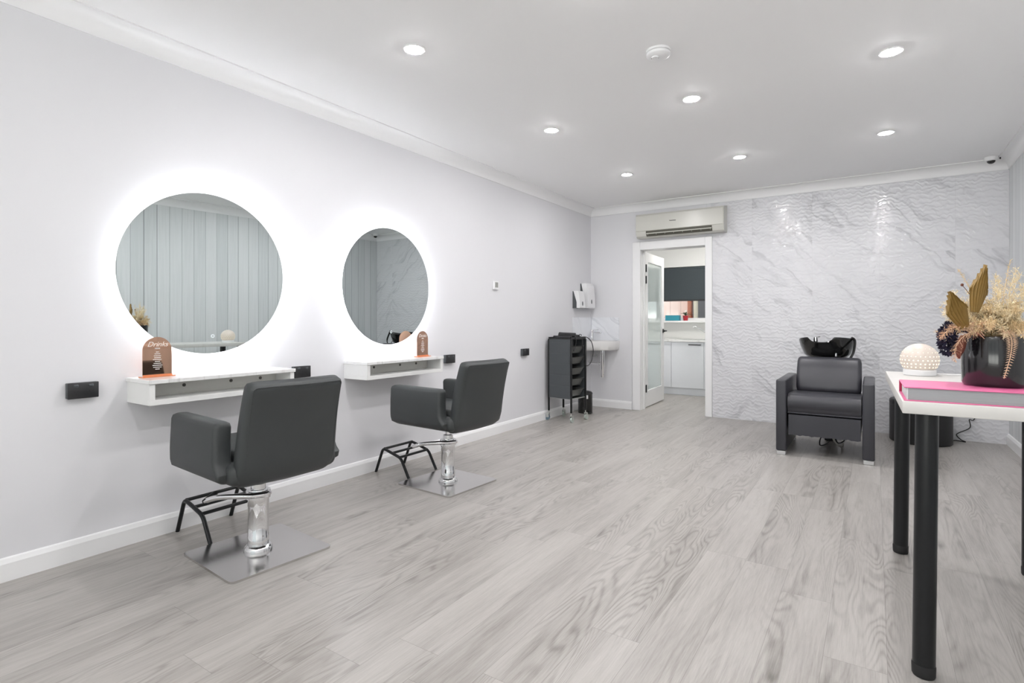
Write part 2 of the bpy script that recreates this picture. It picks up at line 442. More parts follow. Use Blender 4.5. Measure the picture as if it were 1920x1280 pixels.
def obj(name, bm, mat, parent=None, loc=(0, 0, 0), rot=None, smooth=True, ang=38):
    bmesh.ops.recalc_face_normals(bm, faces=bm.faces)
    me = bpy.data.meshes.new(name); bm.to_mesh(me); bm.free()
    if smooth:
        me.shade_smooth(); me.set_sharp_from_angle(angle=R(ang))
    for m in (mat if isinstance(mat, (list, tuple)) else [mat]): me.materials.append(M[m])
    o = bpy.data.objects.new(name, me); col.objects.link(o); o.location = loc
    if rot is not None: o.rotation_euler = rot
    if parent is not None: o.parent = parent
    return o

def tag(o, label, cat, group=None):
    o['label'] = label; o['category'] = cat
    if group: o['group'] = group
    return o

def thing(name, label, cat, loc=(0, 0, 0), rotz=0.0, group=None):
    o = bpy.data.objects.new(name, None); o.empty_display_size = 0.1; col.objects.link(o)
    o.location = loc; o.rotation_euler = (0, 0, rotz); return tag(o, label, cat, group)

def struct(name, bm, mat, parent=None, smooth=False):
    o = obj(name, bm, mat, parent, smooth=smooth)
    if parent is None: o['kind'] = 'structure'
    return o

def dup(root, loc=None, rotz=None, label=None, group=None):
    r = root.copy(); col.objects.link(r)
    if loc is not None: r.location = loc
    if rotz is not None: r.rotation_euler = (0, 0, rotz)
    if label: r['label'] = label
    if group: r['group'] = group
    for ch in list(root.children):
        c = ch.copy(); col.objects.link(c); c.parent = r
        for g2 in ch.children:
            d = g2.copy(); col.objects.link(d); d.parent = c
    return r

B = bmesh.new
def blabel(o, text): o['label'] = text; return o

# ================================================================== SETTING
b = B(); bx(b, -0.25, XR+0.25, YB-0.2, KYF+0.2, -0.12, 0); struct('floor', b, 'floor')
b = B(); bx(b, -0.25, XR+0.25, YB-0.2, YF+TW, ZC, ZC+0.12); struct('ceiling', b, 'ceil')
b = B(); bx(b, -0.2, 0, YB-0.2, YF+TW, 0, ZC); struct('wall_left', b, 'wall')
b = B(); bx(b, XR, XR+0.2, YB-0.2, YF+TW, 0, ZC); struct('wall_right', b, 'boards')
b = B()
bx(b, 0, DX0, YF, YF+TW, 0, ZC); bx(b, DX0, DX1, YF, YF+TW, DZ, ZC); bx(b, DX1, XR, YF+0.008, YF+TW, 0, ZC)
struct('wall_far', b, 'wall')
b = B(); bx(b, 1.56, XR, YF-0.004, YF+0.008, 0, ZC); o = struct('wall_far_tiling', b, 'tiles')
# shopfront behind the camera: wall with one wide glazed opening
b = B()
bx(b, 0, 0.25, YB-0.2, YB, 0, ZC); bx(b, XR-0.2, XR, YB-0.2, YB, 0, ZC); bx(b, 0.25, XR-0.2, YB-0.2, YB, 2.5, ZC); bx(b, 0.25, XR-0.2, YB-0.2, YB, 0, 0.12)
struct('wall_back', b, 'wall')
b = B()
for x in (0.25, 1.5, 2.75, XR-0.25): bx(b, x, x+0.05, YB-0.13, YB-0.07, 0.12, 2.5)
for z in (0.12, 2.45): bx(b, 0.25, XR-0.2, YB-0.13, YB-0.07, z, z+0.05)
w1 = struct('window_1', b, 'black_metal')
b = B(); bx(b, 0.27, XR-0.22, YB-0.103, YB-0.097, 0.15, 2.47); obj('pane', b, 'pane', w1, smooth=False)

# cornices (coved profile), skirtings, architrave
def cove(n=10, r=0.095):
    pts = [(0, 0), (0, -r), (0.008, -r), (0.008, -r+0.008)]
    for i in range(n+1):
        a = PI/2*i/n
        pts.append((0.008 + (r-0.016)*(1-math.cos(a)), -0.008-(r-0.016)*(1-math.sin(a))))
    pts += [(r-0.008, -0.008), (r, -0.008), (r, 0)]
    out = []
    for p in pts:
        if not out or (abs(p[0]-out[-1][0])+abs(p[1]-out[-1][1])) > 1e-5: out.append(p)
    return out
cv = cove()
b = B(); prism(b, [(p[0], ZC+p[1]) for p in cv], YB, YF, 'y'); struct('trim_1', b, 'trim', smooth=True)
b = B(); prism(b, [(XR-p[0], ZC+p[1]) for p in cv], YB, YF, 'y'); struct('trim_2', b, 'trim', smooth=True)
b = B(); prism(b, [(YF-0.004-p[0], ZC+p[1]) for p in cv], 0.0, XR, 'x'); struct('trim_3', b, 'trim', smooth=True)
sk = [(0, 0), (0.018, 0), (0.018, 0.078), (0.010, 0.098), (0.004, 0.102), (0, 0.102)]
b = B(); prism(b, sk, YB, YF, 'y'); struct('baseboard_left', b, 'trim')
b = B(); prism(b, [(YF-p[0], p[1]) for p in sk], 0.018, 0.583, 'x'); struct('baseboard_far', b, 'trim')
b = B(); prism(b, [(XR-p[0], p[1]) for p in sk], YB, YF-0.006, 'y'); struct('baseboard_right', b, 'trim')
b = B()
AW = 0.09
bx(b, DX0-AW, DX0+0.012, YF-0.02, YF+0.001, 0, DZ+AW, 0.003, 1); bx(b, DX1-0.012, DX1+0.068, YF-0.022, YF+0.001, 0, DZ+AW, 0.003, 1)
bx(b, DX0+0.012, DX1-0.012, YF-0.02, YF+0.001, DZ-0.012, DZ+AW, 0.003, 1)
bx(b, DX0-0.001, DX0+0.012, YF+0.001, YF+TW, 0, DZ); bx(b, DX1-0.012, DX1+0.001, YF+0.001, YF+TW, 0, DZ); bx(b, DX0+0.012, DX1-0.012, YF+0.001, YF+TW, DZ-0.012, DZ+0.001)
bx(b, DX0+0.012, DX0+0.024, YF+0.10, YF+0.14, 0, DZ-0.012); bx(b, DX1-0.024, DX1-0.012, YF+0.10, YF+0.14, 0, DZ-0.012)
struct('trim_4', b, 'trim', smooth=True)

# kitchen shell
WZ0, WZ1, WX0, WX1 = 1.14, 2.02, 0.10, 2.95
b = B(); bx(b, KX0-0.15, KX0, YF+TW, KYF+0.2, 0, KZ); struct('wall_kitchen_left', b, 'kwall')
b = B(); bx(b, KX1, KX1+0.15, YF+TW, KYF+0.2, 0, KZ); struct('wall_kitchen_right', b, 'kwall')
b = B(); bx(b, KX0-0.15, KX1+0.15, YF+TW, KYF+0.2, KZ, KZ+0.1); struct('ceiling_kitchen', b, 'ceil')
b = B()
bx(b, KX0, WX0, KYF, KYF+0.16, 0, KZ); bx(b, WX1, KX1, KYF, KYF+0.16, 0, KZ)
bx(b, WX0, WX1, KYF, KYF+0.16, 0, WZ0-0.03); bx(b, WX0, WX1, KYF, KYF+0.16, WZ1, KZ)
struct('wall_kitchen_far', b, 'kwall')
b = B(); bx(b, WX0-0.03, WX1+0.03, KYF-0.10, KYF+0.10, WZ0-0.03, WZ0, 0.004, 1); struct('trim_5', b, 'trim')
b = B()
for x in (WX0, 1.32, WX1-0.045): bx(b, x, x+0.045, KYF+0.09, KYF+0.13, WZ0, WZ1)
for z in (WZ0, WZ1-0.045): bx(b, WX0, WX1, KYF+0.09, KYF+0.13, z, z+0.045)
w2 = struct('window_2', b, 'trim')
b = B(); bx(b, WX0+0.02, WX1-0.02, KYF+0.107, KYF+0.113, WZ0+0.02, WZ1-0.02); obj('pane', b, 'pane', w2, smooth=False)

# kitchen door leaf: hinge post, glazed, swung into the kitchen
DL, DT, DH = 0.855, 0.038, 2.02
door = bpy.data.objects.new('door_1', None); col.objects.link(door); door['kind'] = 'structure'
door.location = (0.656, YF+TW+0.012, 0.012); door.rotation_euler = (0, 0, R(92.4))
b = B()
for x0, x1, z0, z1 in ((0, 0.105, 0, DH), (DL-0.105, DL, 0, DH), (0.105, DL-0.105, 0, 0.21), (0.105, DL-0.105, DH-0.125, DH)):
    bx(b, x0, x1, -DT, 0, z0, z1, 0.002, 1)
obj('door_frame', b, 'trim', door, smooth=False)
b = B(); bx(b, 0.10, DL-0.10, -0.022, -0.016, 0.205, DH-0.12); obj('glass_panel', b, 'frosted', door, smooth=False)
for z in (0.245, 1.66, 1.81):
    b = B(); bx(b, -0.004, 0.026, -DT-0.010, -DT-0.001, z-0.042, z+0.042, 0.001, 1); cyl(b, (-0.006, -DT-0.010, z-0.05), (-0.006, -DT-0.010, z+0.05), 0.008, n=12)
    obj('hinge', b, 'black_metal', door)
b = B(); bx(b, DL-0.075, DL-0.02, -DT-0.009, -DT, 0.955, 1.01, 0.003, 1)
cyl(b, (DL-0.047, -DT-0.05, 0.982), (DL-0.047, -DT, 0.982), 0.011, n=14); tube(b, [(DL-0.047, -DT-0.048, 0.982), (DL-0.16, -DT-0.052, 0.982)], 0.010, 10)
bx(b, DL-0.001, DL+0.003, -DT+0.006, -0.006, 0.93, 1.04)
obj('door_handle', b, 'black_metal', door)

# world outside the kitchen window
b = B(); bx(b, -3, 6, KYF+0.2, 13, -0.12, 0); tag(obj('paved_yard', b, 'ground', smooth=False), 'grey paved yard outside the kitchen window', 'yard')['kind'] = 'structure'
b = B()
for i in range(9): bx(b, -1.54+i*0.2, -1.54+i*0.2+0.196, 10.61, 10.66, 0, 1.9)
tag(obj('fence', b, 'render_pink', smooth=False), 'pinkish painted fence outside the kitchen window', 'fence')
b = B(); bx(b, 0.262, 0.325, 10.35, 10.6, 0, 2.4); tag(obj('brick_pier', b, 'brick', smooth=False), 'narrow orange brick pier outside kitchen window', 'brick pier')
b = B(); bx(b, 0.328, 1.4, 10.45, 10.6, 0, 2.6); tag(obj('rendered_wall', b, 'render_grey', smooth=False), 'dark grey rendered wall outside kitchen window', 'wall')
b = B(); bx(b, 0.385, 0.452, 10.30, 10.38, 0, 2.6, 0.01, 1); tag(obj('downpipe', b, 'cream_pipe'), 'cream downpipe on the grey wall outside kitchen window', 'downpipe')
b = B()
for i in range(16): box(b, (3.4, 10.0, 0.06+i*0.115), (2.6, 0.02, 0.12), rot=Matrix.Rotation(R(-7), 4, 'X'))
tag(obj('weatherboard_screen', b, 'siding', smooth=False), 'white slatted screen outside, mirrored in the open door glass', 'screen')

# ================================================================== CEILING FITTINGS
def downlight(x, y, label, first=[None]):
    if first[0] is None:
        t = thing('downlight', label, 'ceiling light', (x, y, ZC), 0, 'round ceiling downlights')
        b = B(); lathe(b, [(0.046, -0.0005), (0.046, -0.004), (0.052, -0.007), (0.060, -0.006), (0.064, -0.0005)], 36); obj('trim_ring', b, 'white_plastic', t)
        b = B(); lathe(b, [(0.0, -0.0125), (0.018, -0.012), (0.033, -0.0102), (0.043, -0.007), (0.047, -0.003), (0.047, -0.0015), (0.0, -0.0015)], 36); obj('lens', b, 'downlight', t)
        first[0] = t; return t
    return dup(first[0], (x, y, ZC), None, label)
LX = (1.08, 2.16, 3.255)
downlight(LX[0], 2.202, 'round downlight over the styling chairs, large one left of the smoke alarm')
downlight(LX[0], 3.728, 'round downlight in the left row, second from the front')
downlight(LX[0], 5.281, 'round downlight nearest the far left corner, small in view')
downlight(LX[1], 3.716, 'round downlight right behind the smoke alarm, middle row')
downlight(LX[1], 5.279, 'round downlight in the middle row nearest the air conditioner')
downlight(LX[2], 3.674, 'large round downlight top right, right row nearest the camera')
downlight(LX[2], 5.237, 'round downlight in the right row above the wash chair')
for x, y in ((LX[1], 2.2), (LX[2], 2.15)): downlight(x, y, 'round downlight above the frame, over the reception end')
for x in LX[1:]:
    for y in (0.62, -0.98, -2.58): downlight(x, y, 'round downlight in the ceiling behind the camera')
t = thing('smoke_alarm', 'white round smoke alarm on the ceiling', 'smoke alarm', (2.188, 2.955, ZC))
b = B(); lathe(b, [(0.0, -0.0005), (0.066, -0.0005), (0.066, -0.012), (0.062, -0.014), (0.0, -0.014)], 40); obj('base_plate', b, 'white_plastic', t)
b = B(); lathe(b, [(0.0, -0.014), (0.058, -0.014), (0.064, -0.018), (0.063, -0.030), (0.050, -0.038), (0.024, -0.041), (0.0, -0.041)], 40); obj('cover', b, 'white_plastic', t)
b = B(); lathe(b, [(0.0, -0.040), (0.019, -0.040), (0.018, -0.047), (0.0, -0.048)], 24, (-0.012, -0.018, 0)); bt = obj('test_button', b, 'white_plastic', t)
b = B()
for i in range(5):
    a = R(60+i*24); box(b, (-0.012+0.0225*math.cos(a), -0.018+0.0225*math.sin(a), -0.041), (0.003, 0.010, 0.002), rot=Matrix.Rotation(a, 4, 'Z'))
obj('vent_slots', b, 'grey_cap', t)
t = thing('security_camera', 'small dome security camera with black lens in the far right ceiling corner', 'security camera', (4.062, 6.55, ZC))
b = B(); lathe(b, [(0.0, -0.0005), (0.050, -0.0005), (0.050, -0.022), (0.044, -0.034), (0.036, -0.036), (0.0, -0.036)], 32); obj('housing', b, 'white_plastic', t)
b = B(); lathe(b, [(0.0, -0.034)] + [(0.031*math.cos(a), -0.036-0.026*math.sin(a)) for a in [PI/2*i/8 for i in range(9)]], 28); obj('lens_dome', b, 'black_gloss', t)
b = B(); lathe(b, [(0.0, -0.0005), (0.006, -0.0005), (0.006, -0.024), (0.0, -0.026)], 14, (0.064, 0.012, 0)); obj('sensor', b, 'black_gloss', t)

# ================================================================== MIRRORS
def mirror(y, tilt, label):
    t = thing('round_mirror', label, 'mirror', (0, y, 1.405), 0, 'backlit mirrors on the left wall')
    def ring_x(b, prof, n=96):
        rings = [[Vector((x, r*math.cos(2*PI*i/n), r*math.sin(2*PI*i/n))) for i in range(n)] for r, x in prof]
        loft(b, rings)
    rot = (0, 0, tilt)
    b = B(); ring_x(b, [(0.38, 0.012), (0.38, 0.040)]); obj('back_box', b, 'white_plastic', t, rot=rot)
    b = B(); ring_x(b, [(0.424, 0.020), (0.412, 0.037), (0.385, 0.037), (0.385, 0.020)]); obj('led_strip', b, 'led', t, rot=rot)
    b = B(); ring_x(b, [(0.4465, 0.040), (0.450, 0.042), (0.450, 0.0445)]); obj('mirror_edge', b, 'zinc', t, rot=rot)
    b = B(); ring_x(b, [(0.4485, 0.0446), (0.4485, 0.0455)]); obj('mirror_glass', b, 'mirror', t, rot=rot, smooth=False)
    b = B(); n = 28; ring = []
    for r, x in ((0.0055, 0.0456), (0.0055, 0.0462), (0.0105, 0.0462), (0.0105, 0.0456)):
        ring.append([Vector((x, 0.02+r*math.cos(2*PI*i/n), -0.352+r*math.sin(2*PI*i/n))) for i in range(n)])
    loft(b, ring+[ring[0]], cap=False); obj('touch_button', b, 'touch', t, rot=rot)
    return t
mirror(1.637, R(-2.7), 'round backlit mirror nearest the camera, above the left shelf')
mirror(3.012, R(0.0), 'round backlit mirror further along, above the second shelf')

# ================================================================== STYLING SHELVES
def shelf(y0, y1, label, caps):
    t = thing('styling_shelf', label, 'shelf', (0, y0, 0.725), 0, 'wall shelves under the mirrors')
    L = y1-y0; D = 0.245
    b = B(); bx(b, 0.001, D+0.008, -0.006, L+0.006, 0.105, 0.125, 0.002, 1); obj('marble_top', b, 'slab', t)
    b = B(); bx(b, 0.001, D, 0, L, 0, 0.026, 0.001, 1); obj('bottom_panel', b, 'white_mel', t)
    for a in (0, L-0.026):
        b = B(); bx(b, 0.001, D, a, a+0.026, 0.026, 0.105); obj('side_panel', b, 'white_mel', t, smooth=False)
    b = B(); bx(b, 0.085, 0.100, 0.026, L-0.026, 0.026, 0.105); bp = obj('back_panel', b, 'cream_mel', t, smooth=False)
    for c in caps:
        b = B(); lathe(b, [(0.0, 0), (0.009, 0), (0.009, 0.003), (0.006, 0.005), (0.0, 0.005)], 16)
        bmesh.ops.transform(b, matrix=Matrix.Translation((0.100, c-y0, 0.072)) @ Matrix.Rotation(PI/2, 4, 'Y'), verts=b.verts)
        obj('screw_cap', b, 'grey_cap', bp)
shelf(1.245, 2.04, 'white wall shelf with marble top under the nearer mirror', (1.474, 1.73, 1.91))
shelf(2.615, 3.41, 'white wall shelf with marble top under the further mirror', (2.806, 3.073, 3.251))

# ================================================================== DRINKS SIGNS
def text_mesh(body, size, shear=0.0, weight=0.0, ext=0.0006):
    cu = bpy.data.curves.new('lettering', 'FONT'); cu.body = body; cu.size = size; cu.shear = shear
    cu.align_x = 'CENTER'; cu.extrude = ext; cu.offset = weight
    o = bpy.data.objects.new('t', cu); col.objects.link(o)
    dg = bpy.context.evaluated_depsgraph_get(); dg.update()
    me = bpy.data.meshes.new_from_object(o.evaluated_get(dg))
    bpy.data.objects.remove(o); bpy.data.curves.remove(cu)
    return me
def sign(x, y, rz, label):
    t = thing('drinks_sign', label, 'sign', (x, y, 0.851), rz, 'arched drinks signs')
    W, H = 0.138, 0.205
    # local: x = out of the face, y = along the wall, z up
    out = [(-W/2, 0.010), (W/2, 0.010), (W/2, H-W/2)] + [(W/2*math.cos(a), H-W/2+W/2*math.sin(a)) for a in [PI*i/24 for i in range(1, 24)]] + [(-W/2, H-W/2)]
    b = B(); prism(b, out, -0.0025, 0.0005, 'x'); obj('panel', b, 'copper', t, smooth=False)
    b = B(); bx(b, -0.022, 0.022, -W/2-0.010, W/2+0.010, 0, 0.0045); bx(b, 0.001, 0.006, -W/2, W/2, 0.0045, 0.0125); obj('foot', b, 'orange_acrylic', t, smooth=False)
    F = Matrix.Translation((0.0012, 0, 0)) @ Matrix(((0, 0, 1, 0), (1, 0, 0, 0), (0, 1, 0, 0), (0, 0, 0, 1)))
    b = B()
    for body, size, sh, zz, wt in (('Drinks', 0.036, 0.38, 0.156, -0.0004), ('MENU', 0.009, 0.0, 0.143, 0.0002)):
        me = text_mesh(body, size, sh, wt)
        me.transform(Matrix.Translation((0, zz, 0)))
        me.transform(F); b.from_mesh(me); bpy.data.meshes.remove(me)
    # the small lines of the list are too fine to read: rows of short strokes
    rnd = random.Random(3)
    for k, wd in enumerate((0.014, 0.026, 0.034, 0.030, 0.042, 0.024, 0.036, 0.046, 0.040, 0.020)):
        z = 0.126-k*0.0098; y = -wd/2
        while y < wd/2-0.001:
            s = rnd.uniform(0.003, 0.007); s = min(s, wd/2-y)
            bx(b, 0.0005, 0.0016, y, y+s, z, z+0.0032); y += s+0.0011
    obj('lettering', b, 'text_white', t, smooth=False)
sign(0.090, 1.348, R(0), 'rose gold arched drinks sign on the nearer shelf')
sign(0.140, 3.285, R(4), 'rose gold arched drinks sign on the further shelf')

# ================================================================== POWER OUTLETS
def outlet(y, z, label, deep=0.036, first=[None]):
    if first[0]: return dup(first[0], (0, y, z), None, label)
    t = thing('power_outlet', label, 'power outlet', (0, y, z), 0, 'black double power outlets on the left wall'); first[0] = t
    W, H = 0.122, 0.074
    b = B(); bx(b, 0.0005, deep-0.010, -W/2, W/2, -H/2, H/2, 0.003, 2); obj('mounting_box', b, 'grey_plastic', t)
    b = B(); bx(b, deep-0.010, deep, -W/2-0.001, W/2+0.001, -H/2-0.001, H/2+0.001, 0.0035, 2); obj('face_plate', b, 'black_plastic', t)
    for s in (-1, 1):
        b = B(); box(b, (deep+0.001, s*0.030, 0.023), (0.006, 0.019, 0.012), 0.002, 1, Matrix.Rotation(R(8), 4, 'Y')); obj('switch', b, 'grey_plastic', t)
        b = B()
        for dy, dz, a in ((-0.0075, -0.004, 30), (0.0075, -0.004, -30), (0, -0.017, 0)):
            box(b, (deep+0.0002, s*0.030+dy, dz), (0.0006, 0.0028, 0.0085), rot=Matrix.Rotation(R(a), 4, 'X'))
        obj('socket_pins', b, 'rubber', t, smooth=False)
    return t
outlet(1.050, 0.808, 'black double power outlet left of the nearer shelf')
outlet(2.250, 0.803, 'black double power outlet between the two shelves, behind the chair back')
outlet(3.765, 0.800, 'black double power outlet right of the further shelf')
outlet(5.03, 0.800, 'black double power outlet on the wall beside the trolley')
t = thing('thermostat', 'small square white wall control with grey screen on the left wall', 'wall control', (0, 4.49, 1.494))
b = B(); bx(b, 0.0005, 0.022, -0.042, 0.042, -0.042, 0.042, 0.004, 2); obj('body', b, 'white_plastic', t)
b = B(); bx(b, 0.022, 0.0235, -0.026, 0.026, -0.022, 0.030, 0.001, 1); obj('screen', b, 'screen', t)

# ================================================================== STYLING CHAIRS
def shell_slab(path, halfw, th, wrap=0.0, n=28):
    """upholstered slab: rounded section swept up a side profile, edges rounded top and bottom"""
    bm = B(); rings = []
    P = [Vector((p[0], 0, p[1])) for p in path]
    P = smooth_path(P, 5)
    N = len(P)
    tot = [0.0]
    for a, c in zip(P, P[1:]): tot.append(tot[-1]+(c-a).length)
    L = tot[-1]
    for i, p in enumerate(P):
        d = (P[min(i+1, N-1)]-P[max(i-1, 0)]).normalized(); nrm = Vector((d.z, 0, -d.x))
        e = min(tot[i], L-tot[i]); rr = 0.030
        k = 1.0 if e > rr else math.sqrt(max(0.0, 1-(1-e/rr)**2))*0.55+0.45
        hw = halfw(p.z) - (1-k)*0.035; t2 = th/2*(k if e < rr else 1)
        ring = []
        for j in range(n):
            a = 2*PI*j/n; ca, sa = math.cos(a), math.sin(a)
            yy = hw*math.copysign(abs(ca)**0.16, ca); xx = t2*math.copysign(abs(sa)**0.5, sa)
            off = wrap*(yy/hw)**2
            ring.append(p + nrm*(xx) + Vector((off, yy, 0)))
        rings.append(ring)
    loft(bm, rings); return bm

def styling_chair(loc, rz, lever_grip, label):
    t = thing('styling_chair', label, 'salon chair', loc, rz, 'salon styling chairs')
    # local +X is the sitter's forward, +Y the sitter's left
    b = B(); loft(b, [[(p[0], p[1], z) for p in rrect(0.5, 0.5, 0.025)] for z in (0.001, 0.012)])
    obj('base_plate', b, 'steel', t)
    b = B(); lathe(b, [(0.0, 0.012), (0.066, 0.012), (0.066, 0.022), (0.060, 0.034), (0.052, 0.040), (0.0, 0.040)], 40); obj('flange', b, 'chrome', t)
    b = B(); lathe(b, [(0.0, 0.036), (0.049, 0.036), (0.049, 0.085), (0.0475, 0.087), (0.0475, 0.230), (0.049, 0.232), (0.049, 0.300), (0.045, 0.312), (0.0, 0.314)], 40); obj('column', b, 'chrome', t)
    b = B(); lathe(b, [(0.0, 0.31), (0.036, 0.31), (0.034, 0.338), (0.020, 0.341), (0.020, 0.405), (0.0, 0.405)], 28); obj('piston', b, 'chrome', t)
    b = B(); bx(b, -0.17, 0.17, -0.13, 0.13, 0.402, 0.424, 0.008, 2); obj('under_plate', b, 'black_metal', t)
    lv = B(); lathe(lv, [(0.050, 0.268), (0.056, 0.268), (0.056, 0.306), (0.050, 0.306)], 36)
    tube(lv, [(-0.045, -0.030, 0.292), (-0.062, -0.004, 0.294), (-0.045, 0.052, 0.296), (0.02, 0.105, 0.294), (0.10, 0.150, 0.284), (0.165, 0.178, 0.262)], 0.0135, 12, 6, squash=1.0)
    lv = obj('pump_lever', lv, 'chrome', t)
    if lever_grip:
        b = B(); tube(b, [(0.155, 0.186, 0.262), (0.205, 0.115, 0.276)], 0.0135, 14); obj('lever_grip', b, 'rubber', lv)
    # upholstery
    b = B(); box(b, (0.0, 0, 0.468), (0.56, 0.53, 0.096), 0.040, 5); obj('seat_base', b, 'leather', t, ang=60)
    b = B(); box(b, (0.015, 0, 0.520), (0.50, 0.415, 0.075), 0.028, 4); obj('seat_cushion', b, 'leather', t, ang=60)
    for s in (1, -1):
        b = B()
        rings = []
        # arm: rounded slab, slightly wider at the bottom, tucked in under the seat
        for z, x0, x1, yo, th in ((0.428, -0.20, 0.20, 0.225, 0.03), (0.433, -0.225, 0.235, 0.242, 0.06), (0.452, -0.243, 0.258, 0.258, 0.085), (0.478, -0.246, 0.265, 0.262, 0.085), (0.500, -0.222, 0.268, 0.262, 0.084), (0.530, -0.207, 0.269, 0.262, 0.084), (0.60, -0.203, 0.272, 0.260, 0.080),
                                  (0.672, -0.203, 0.272, 0.257, 0.078), (0.688, -0.199, 0.268, 0.256, 0.070), (0.695, -0.187, 0.256, 0.255, 0.050)):
            rings.append([(p[0], s*p[1], z) for p in rrect(x1-x0, th, min(0.022, th/2.1), 4, ((x0+x1)/2, yo))])
        loft(b, rings); obj('armrest', b, 'leather', t, ang=50)
    hw = lambda z: 0.239 - 0.012*max(0, (z-0.5)/0.375) - 0.03*max(0, (0.47-z)/0.06)
    b = shell_slab([(-0.215, 0.436), (-0.262, 0.452), (-0.287, 0.50), (-0.303, 0.60), (-0.322, 0.70), (-0.348, 0.80), (-0.372, 0.873)], hw, 0.080, 0.022)
    bk = obj('backrest', b, 'leather', t, ang=60)
    prof = [(0.436, -0.215), (0.452, -0.262), (0.50, -0.287), (0.60, -0.303), (0.70, -0.322), (0.80, -0.348), (0.873, -0.372)]
    def rear(y, z):
        for (z0, x0), (z1, x1) in zip(prof, prof[1:]):
            if z <= z1: break
        cx = x0+(x1-x0)*(z-z0)/(z1-z0); f = min(0.999, abs(y)/hw(z))
        return cx - 0.040*math.sqrt(math.sqrt(max(0.0, 1-f**12.5))) + 0.022*f*f
    pp = [(0.214, z) for z in (0.50, 0.56, 0.62, 0.68, 0.74, 0.80, 0.838)] + [(0.206, 0.851)] + [(y, 0.855) for y in (0.19, 0.10, 0.0, -0.10, -0.19)] + [(-0.206, 0.851)] + [(-0.214, z) for z in (0.838, 0.80, 0.74, 0.68, 0.62, 0.56, 0.50)]
    b = B(); tube(b, [(rear(y, z), y, z) for y, z in pp], 0.0026, 6, 3); obj('seam_piping', b, 'leather', bk)
    return t
styling_chair((0.640, 1.565, 0), R(175.5), True, 'charcoal salon chair nearest the camera, facing the nearer mirror')
styling_chair((0.672, 2.970, 0), R(176.5), False, 'charcoal salon chair further from the camera, facing the second mirror')

def footrest(loc, rz, label, first=[None]):
    if first[0]: return dup(first[0], loc, rz, label)
    t = thing('footrest', label, 'footrest', loc, rz, 'black tube footrests'); first[0] = t
    for y in (0, 0.295):
        b = B(); tube(b, round_corners([(0.035, y, 0.001), (0.112, y, 0.188), (0.295, y, 0.138), (0.374, y, 0.001)], 0.03), 0.0105, 12); obj('side_frame', b, 'black_metal', t)
    for x, z in ((0.125, 0.186), (0.205, 0.163), (0.285, 0.143)):
        b = B(); cyl(b, (x, 0, z), (x, 0.295, z), 0.0095, n=12); obj('crossbar', b, 'black_metal', t)
    return t
footrest((0.0, 1.472, 0), 0, 'black tubular footrest by the wall in front of the nearer chair')
footrest((0.005, 2.882, 0), 0, 'black tubular footrest by the wall in front of the further chair')

# ================================================================== AIR CONDITIONER
t = thing('air_conditioner', 'ivory wall air conditioner above the kitchen door', 'air conditioner', (0.70, YF-0.004, 2.165))
L = 1.045
prof = [(0, 0.005), (-0.12, 0.0), (-0.155, 0.018), (-0.178, 0.060), (-0.182, 0.10), (-0.176, 0.272), (-0.165, 0.290), (-0.02, 0.315), (0, 0.315)]
b = B(); prism(b, prof, 0, L, 'x'); obj('casing', b, 'ac', t, ang=25)
b = B(); prism(b, [(-0.183, 0.078), (-0.190, 0.082), (-0.185, 0.268), (-0.178, 0.274)], 0.006, L-0.006, 'x'); fp = obj('front_panel', b, 'ac', t, ang=25)
b = B(); prism(b, [(-0.150, 0.0135), (-0.1585, 0.0175), (-0.1815, 0.060), (-0.1835, 0.078), (-0.17, 0.07), (-0.14, 0.03)], 0.13, L-0.13, 'x'); obj('air_outlet', b, 'ac_dark', t, smooth=False)
b = B(); box(b, (L/2, -0.180, 0.047), (L-0.27, 0.004, 0.018), 0.001, 1, Matrix.Rotation(R(-38), 4, 'X')); obj('louvre', b, 'ac', t)
for i in range(22):
    x = 0.15+i*(L-0.30)/21
    if i % 3 == 0:
        b = B(); box(b, (x, -0.163, 0.036), (0.003, 0.016, 0.014)); obj('vane', b, 'ac', t, smooth=False)
b = B()
for i in range(9): bx(b, 0.425+i*0.0085, 0.425+i*0.0085+0.0068, -0.1895, -0.1875, 0.172, 0.181 + (0.003 if i == 0 else 0))
obj('maker_mark', b, 'logo', fp, smooth=False)

# ================================================================== HAND BASIN CORNER
def quarter(r, n, sx=0.0):
    pts = [(0.0005, -0.0005), (r, -0.0005), (r, -0.06)]
    for i in range(1, n):
        a = PI/2*i/n; k = 2.6
        pts.append((0.06*0+r*abs(math.cos(a))**(2/k) if True else 0, -(0.06+(r-0.06)*abs(math.sin(a))**(2/k))))
    pts += [(0.06, -r), (0.0005, -r)]
    return pts
t = thing('hand_basin', 'white wall-hung corner hand basin below the marble splashback', 'basin', (0, YF, 0.76))
outer = quarter(0.415, 14); inner = [(0.045+(p[0]-0.03)*0.84, -0.045+(p[1]+0.03)*0.84) for p in outer]
sc = lambda pts, k, z: [(0.0005+p[0]*k, -0.0005+p[1]*k, z) for p in pts]
b = B()
loft(b, [sc(outer, 0.94, 0.0), sc(outer, 0.975, 0.010), sc(outer, 0.99, 0.06), sc(outer, 1.0, 0.105), sc(outer, 0.995, 0.118),
         [(p[0], p[1], 0.118) for p in inner], [(0.05+(p[0]-0.05)*0.96, -0.05+(p[1]+0.05)*0.96, 0.105) for p in inner],
         [(0.09+(p[0]-0.09)*0.7, -0.09+(p[1]+0.09)*0.7, 0.045) for p in inner]])
obj('bowl', b, 'ceramic', t, ang=50)
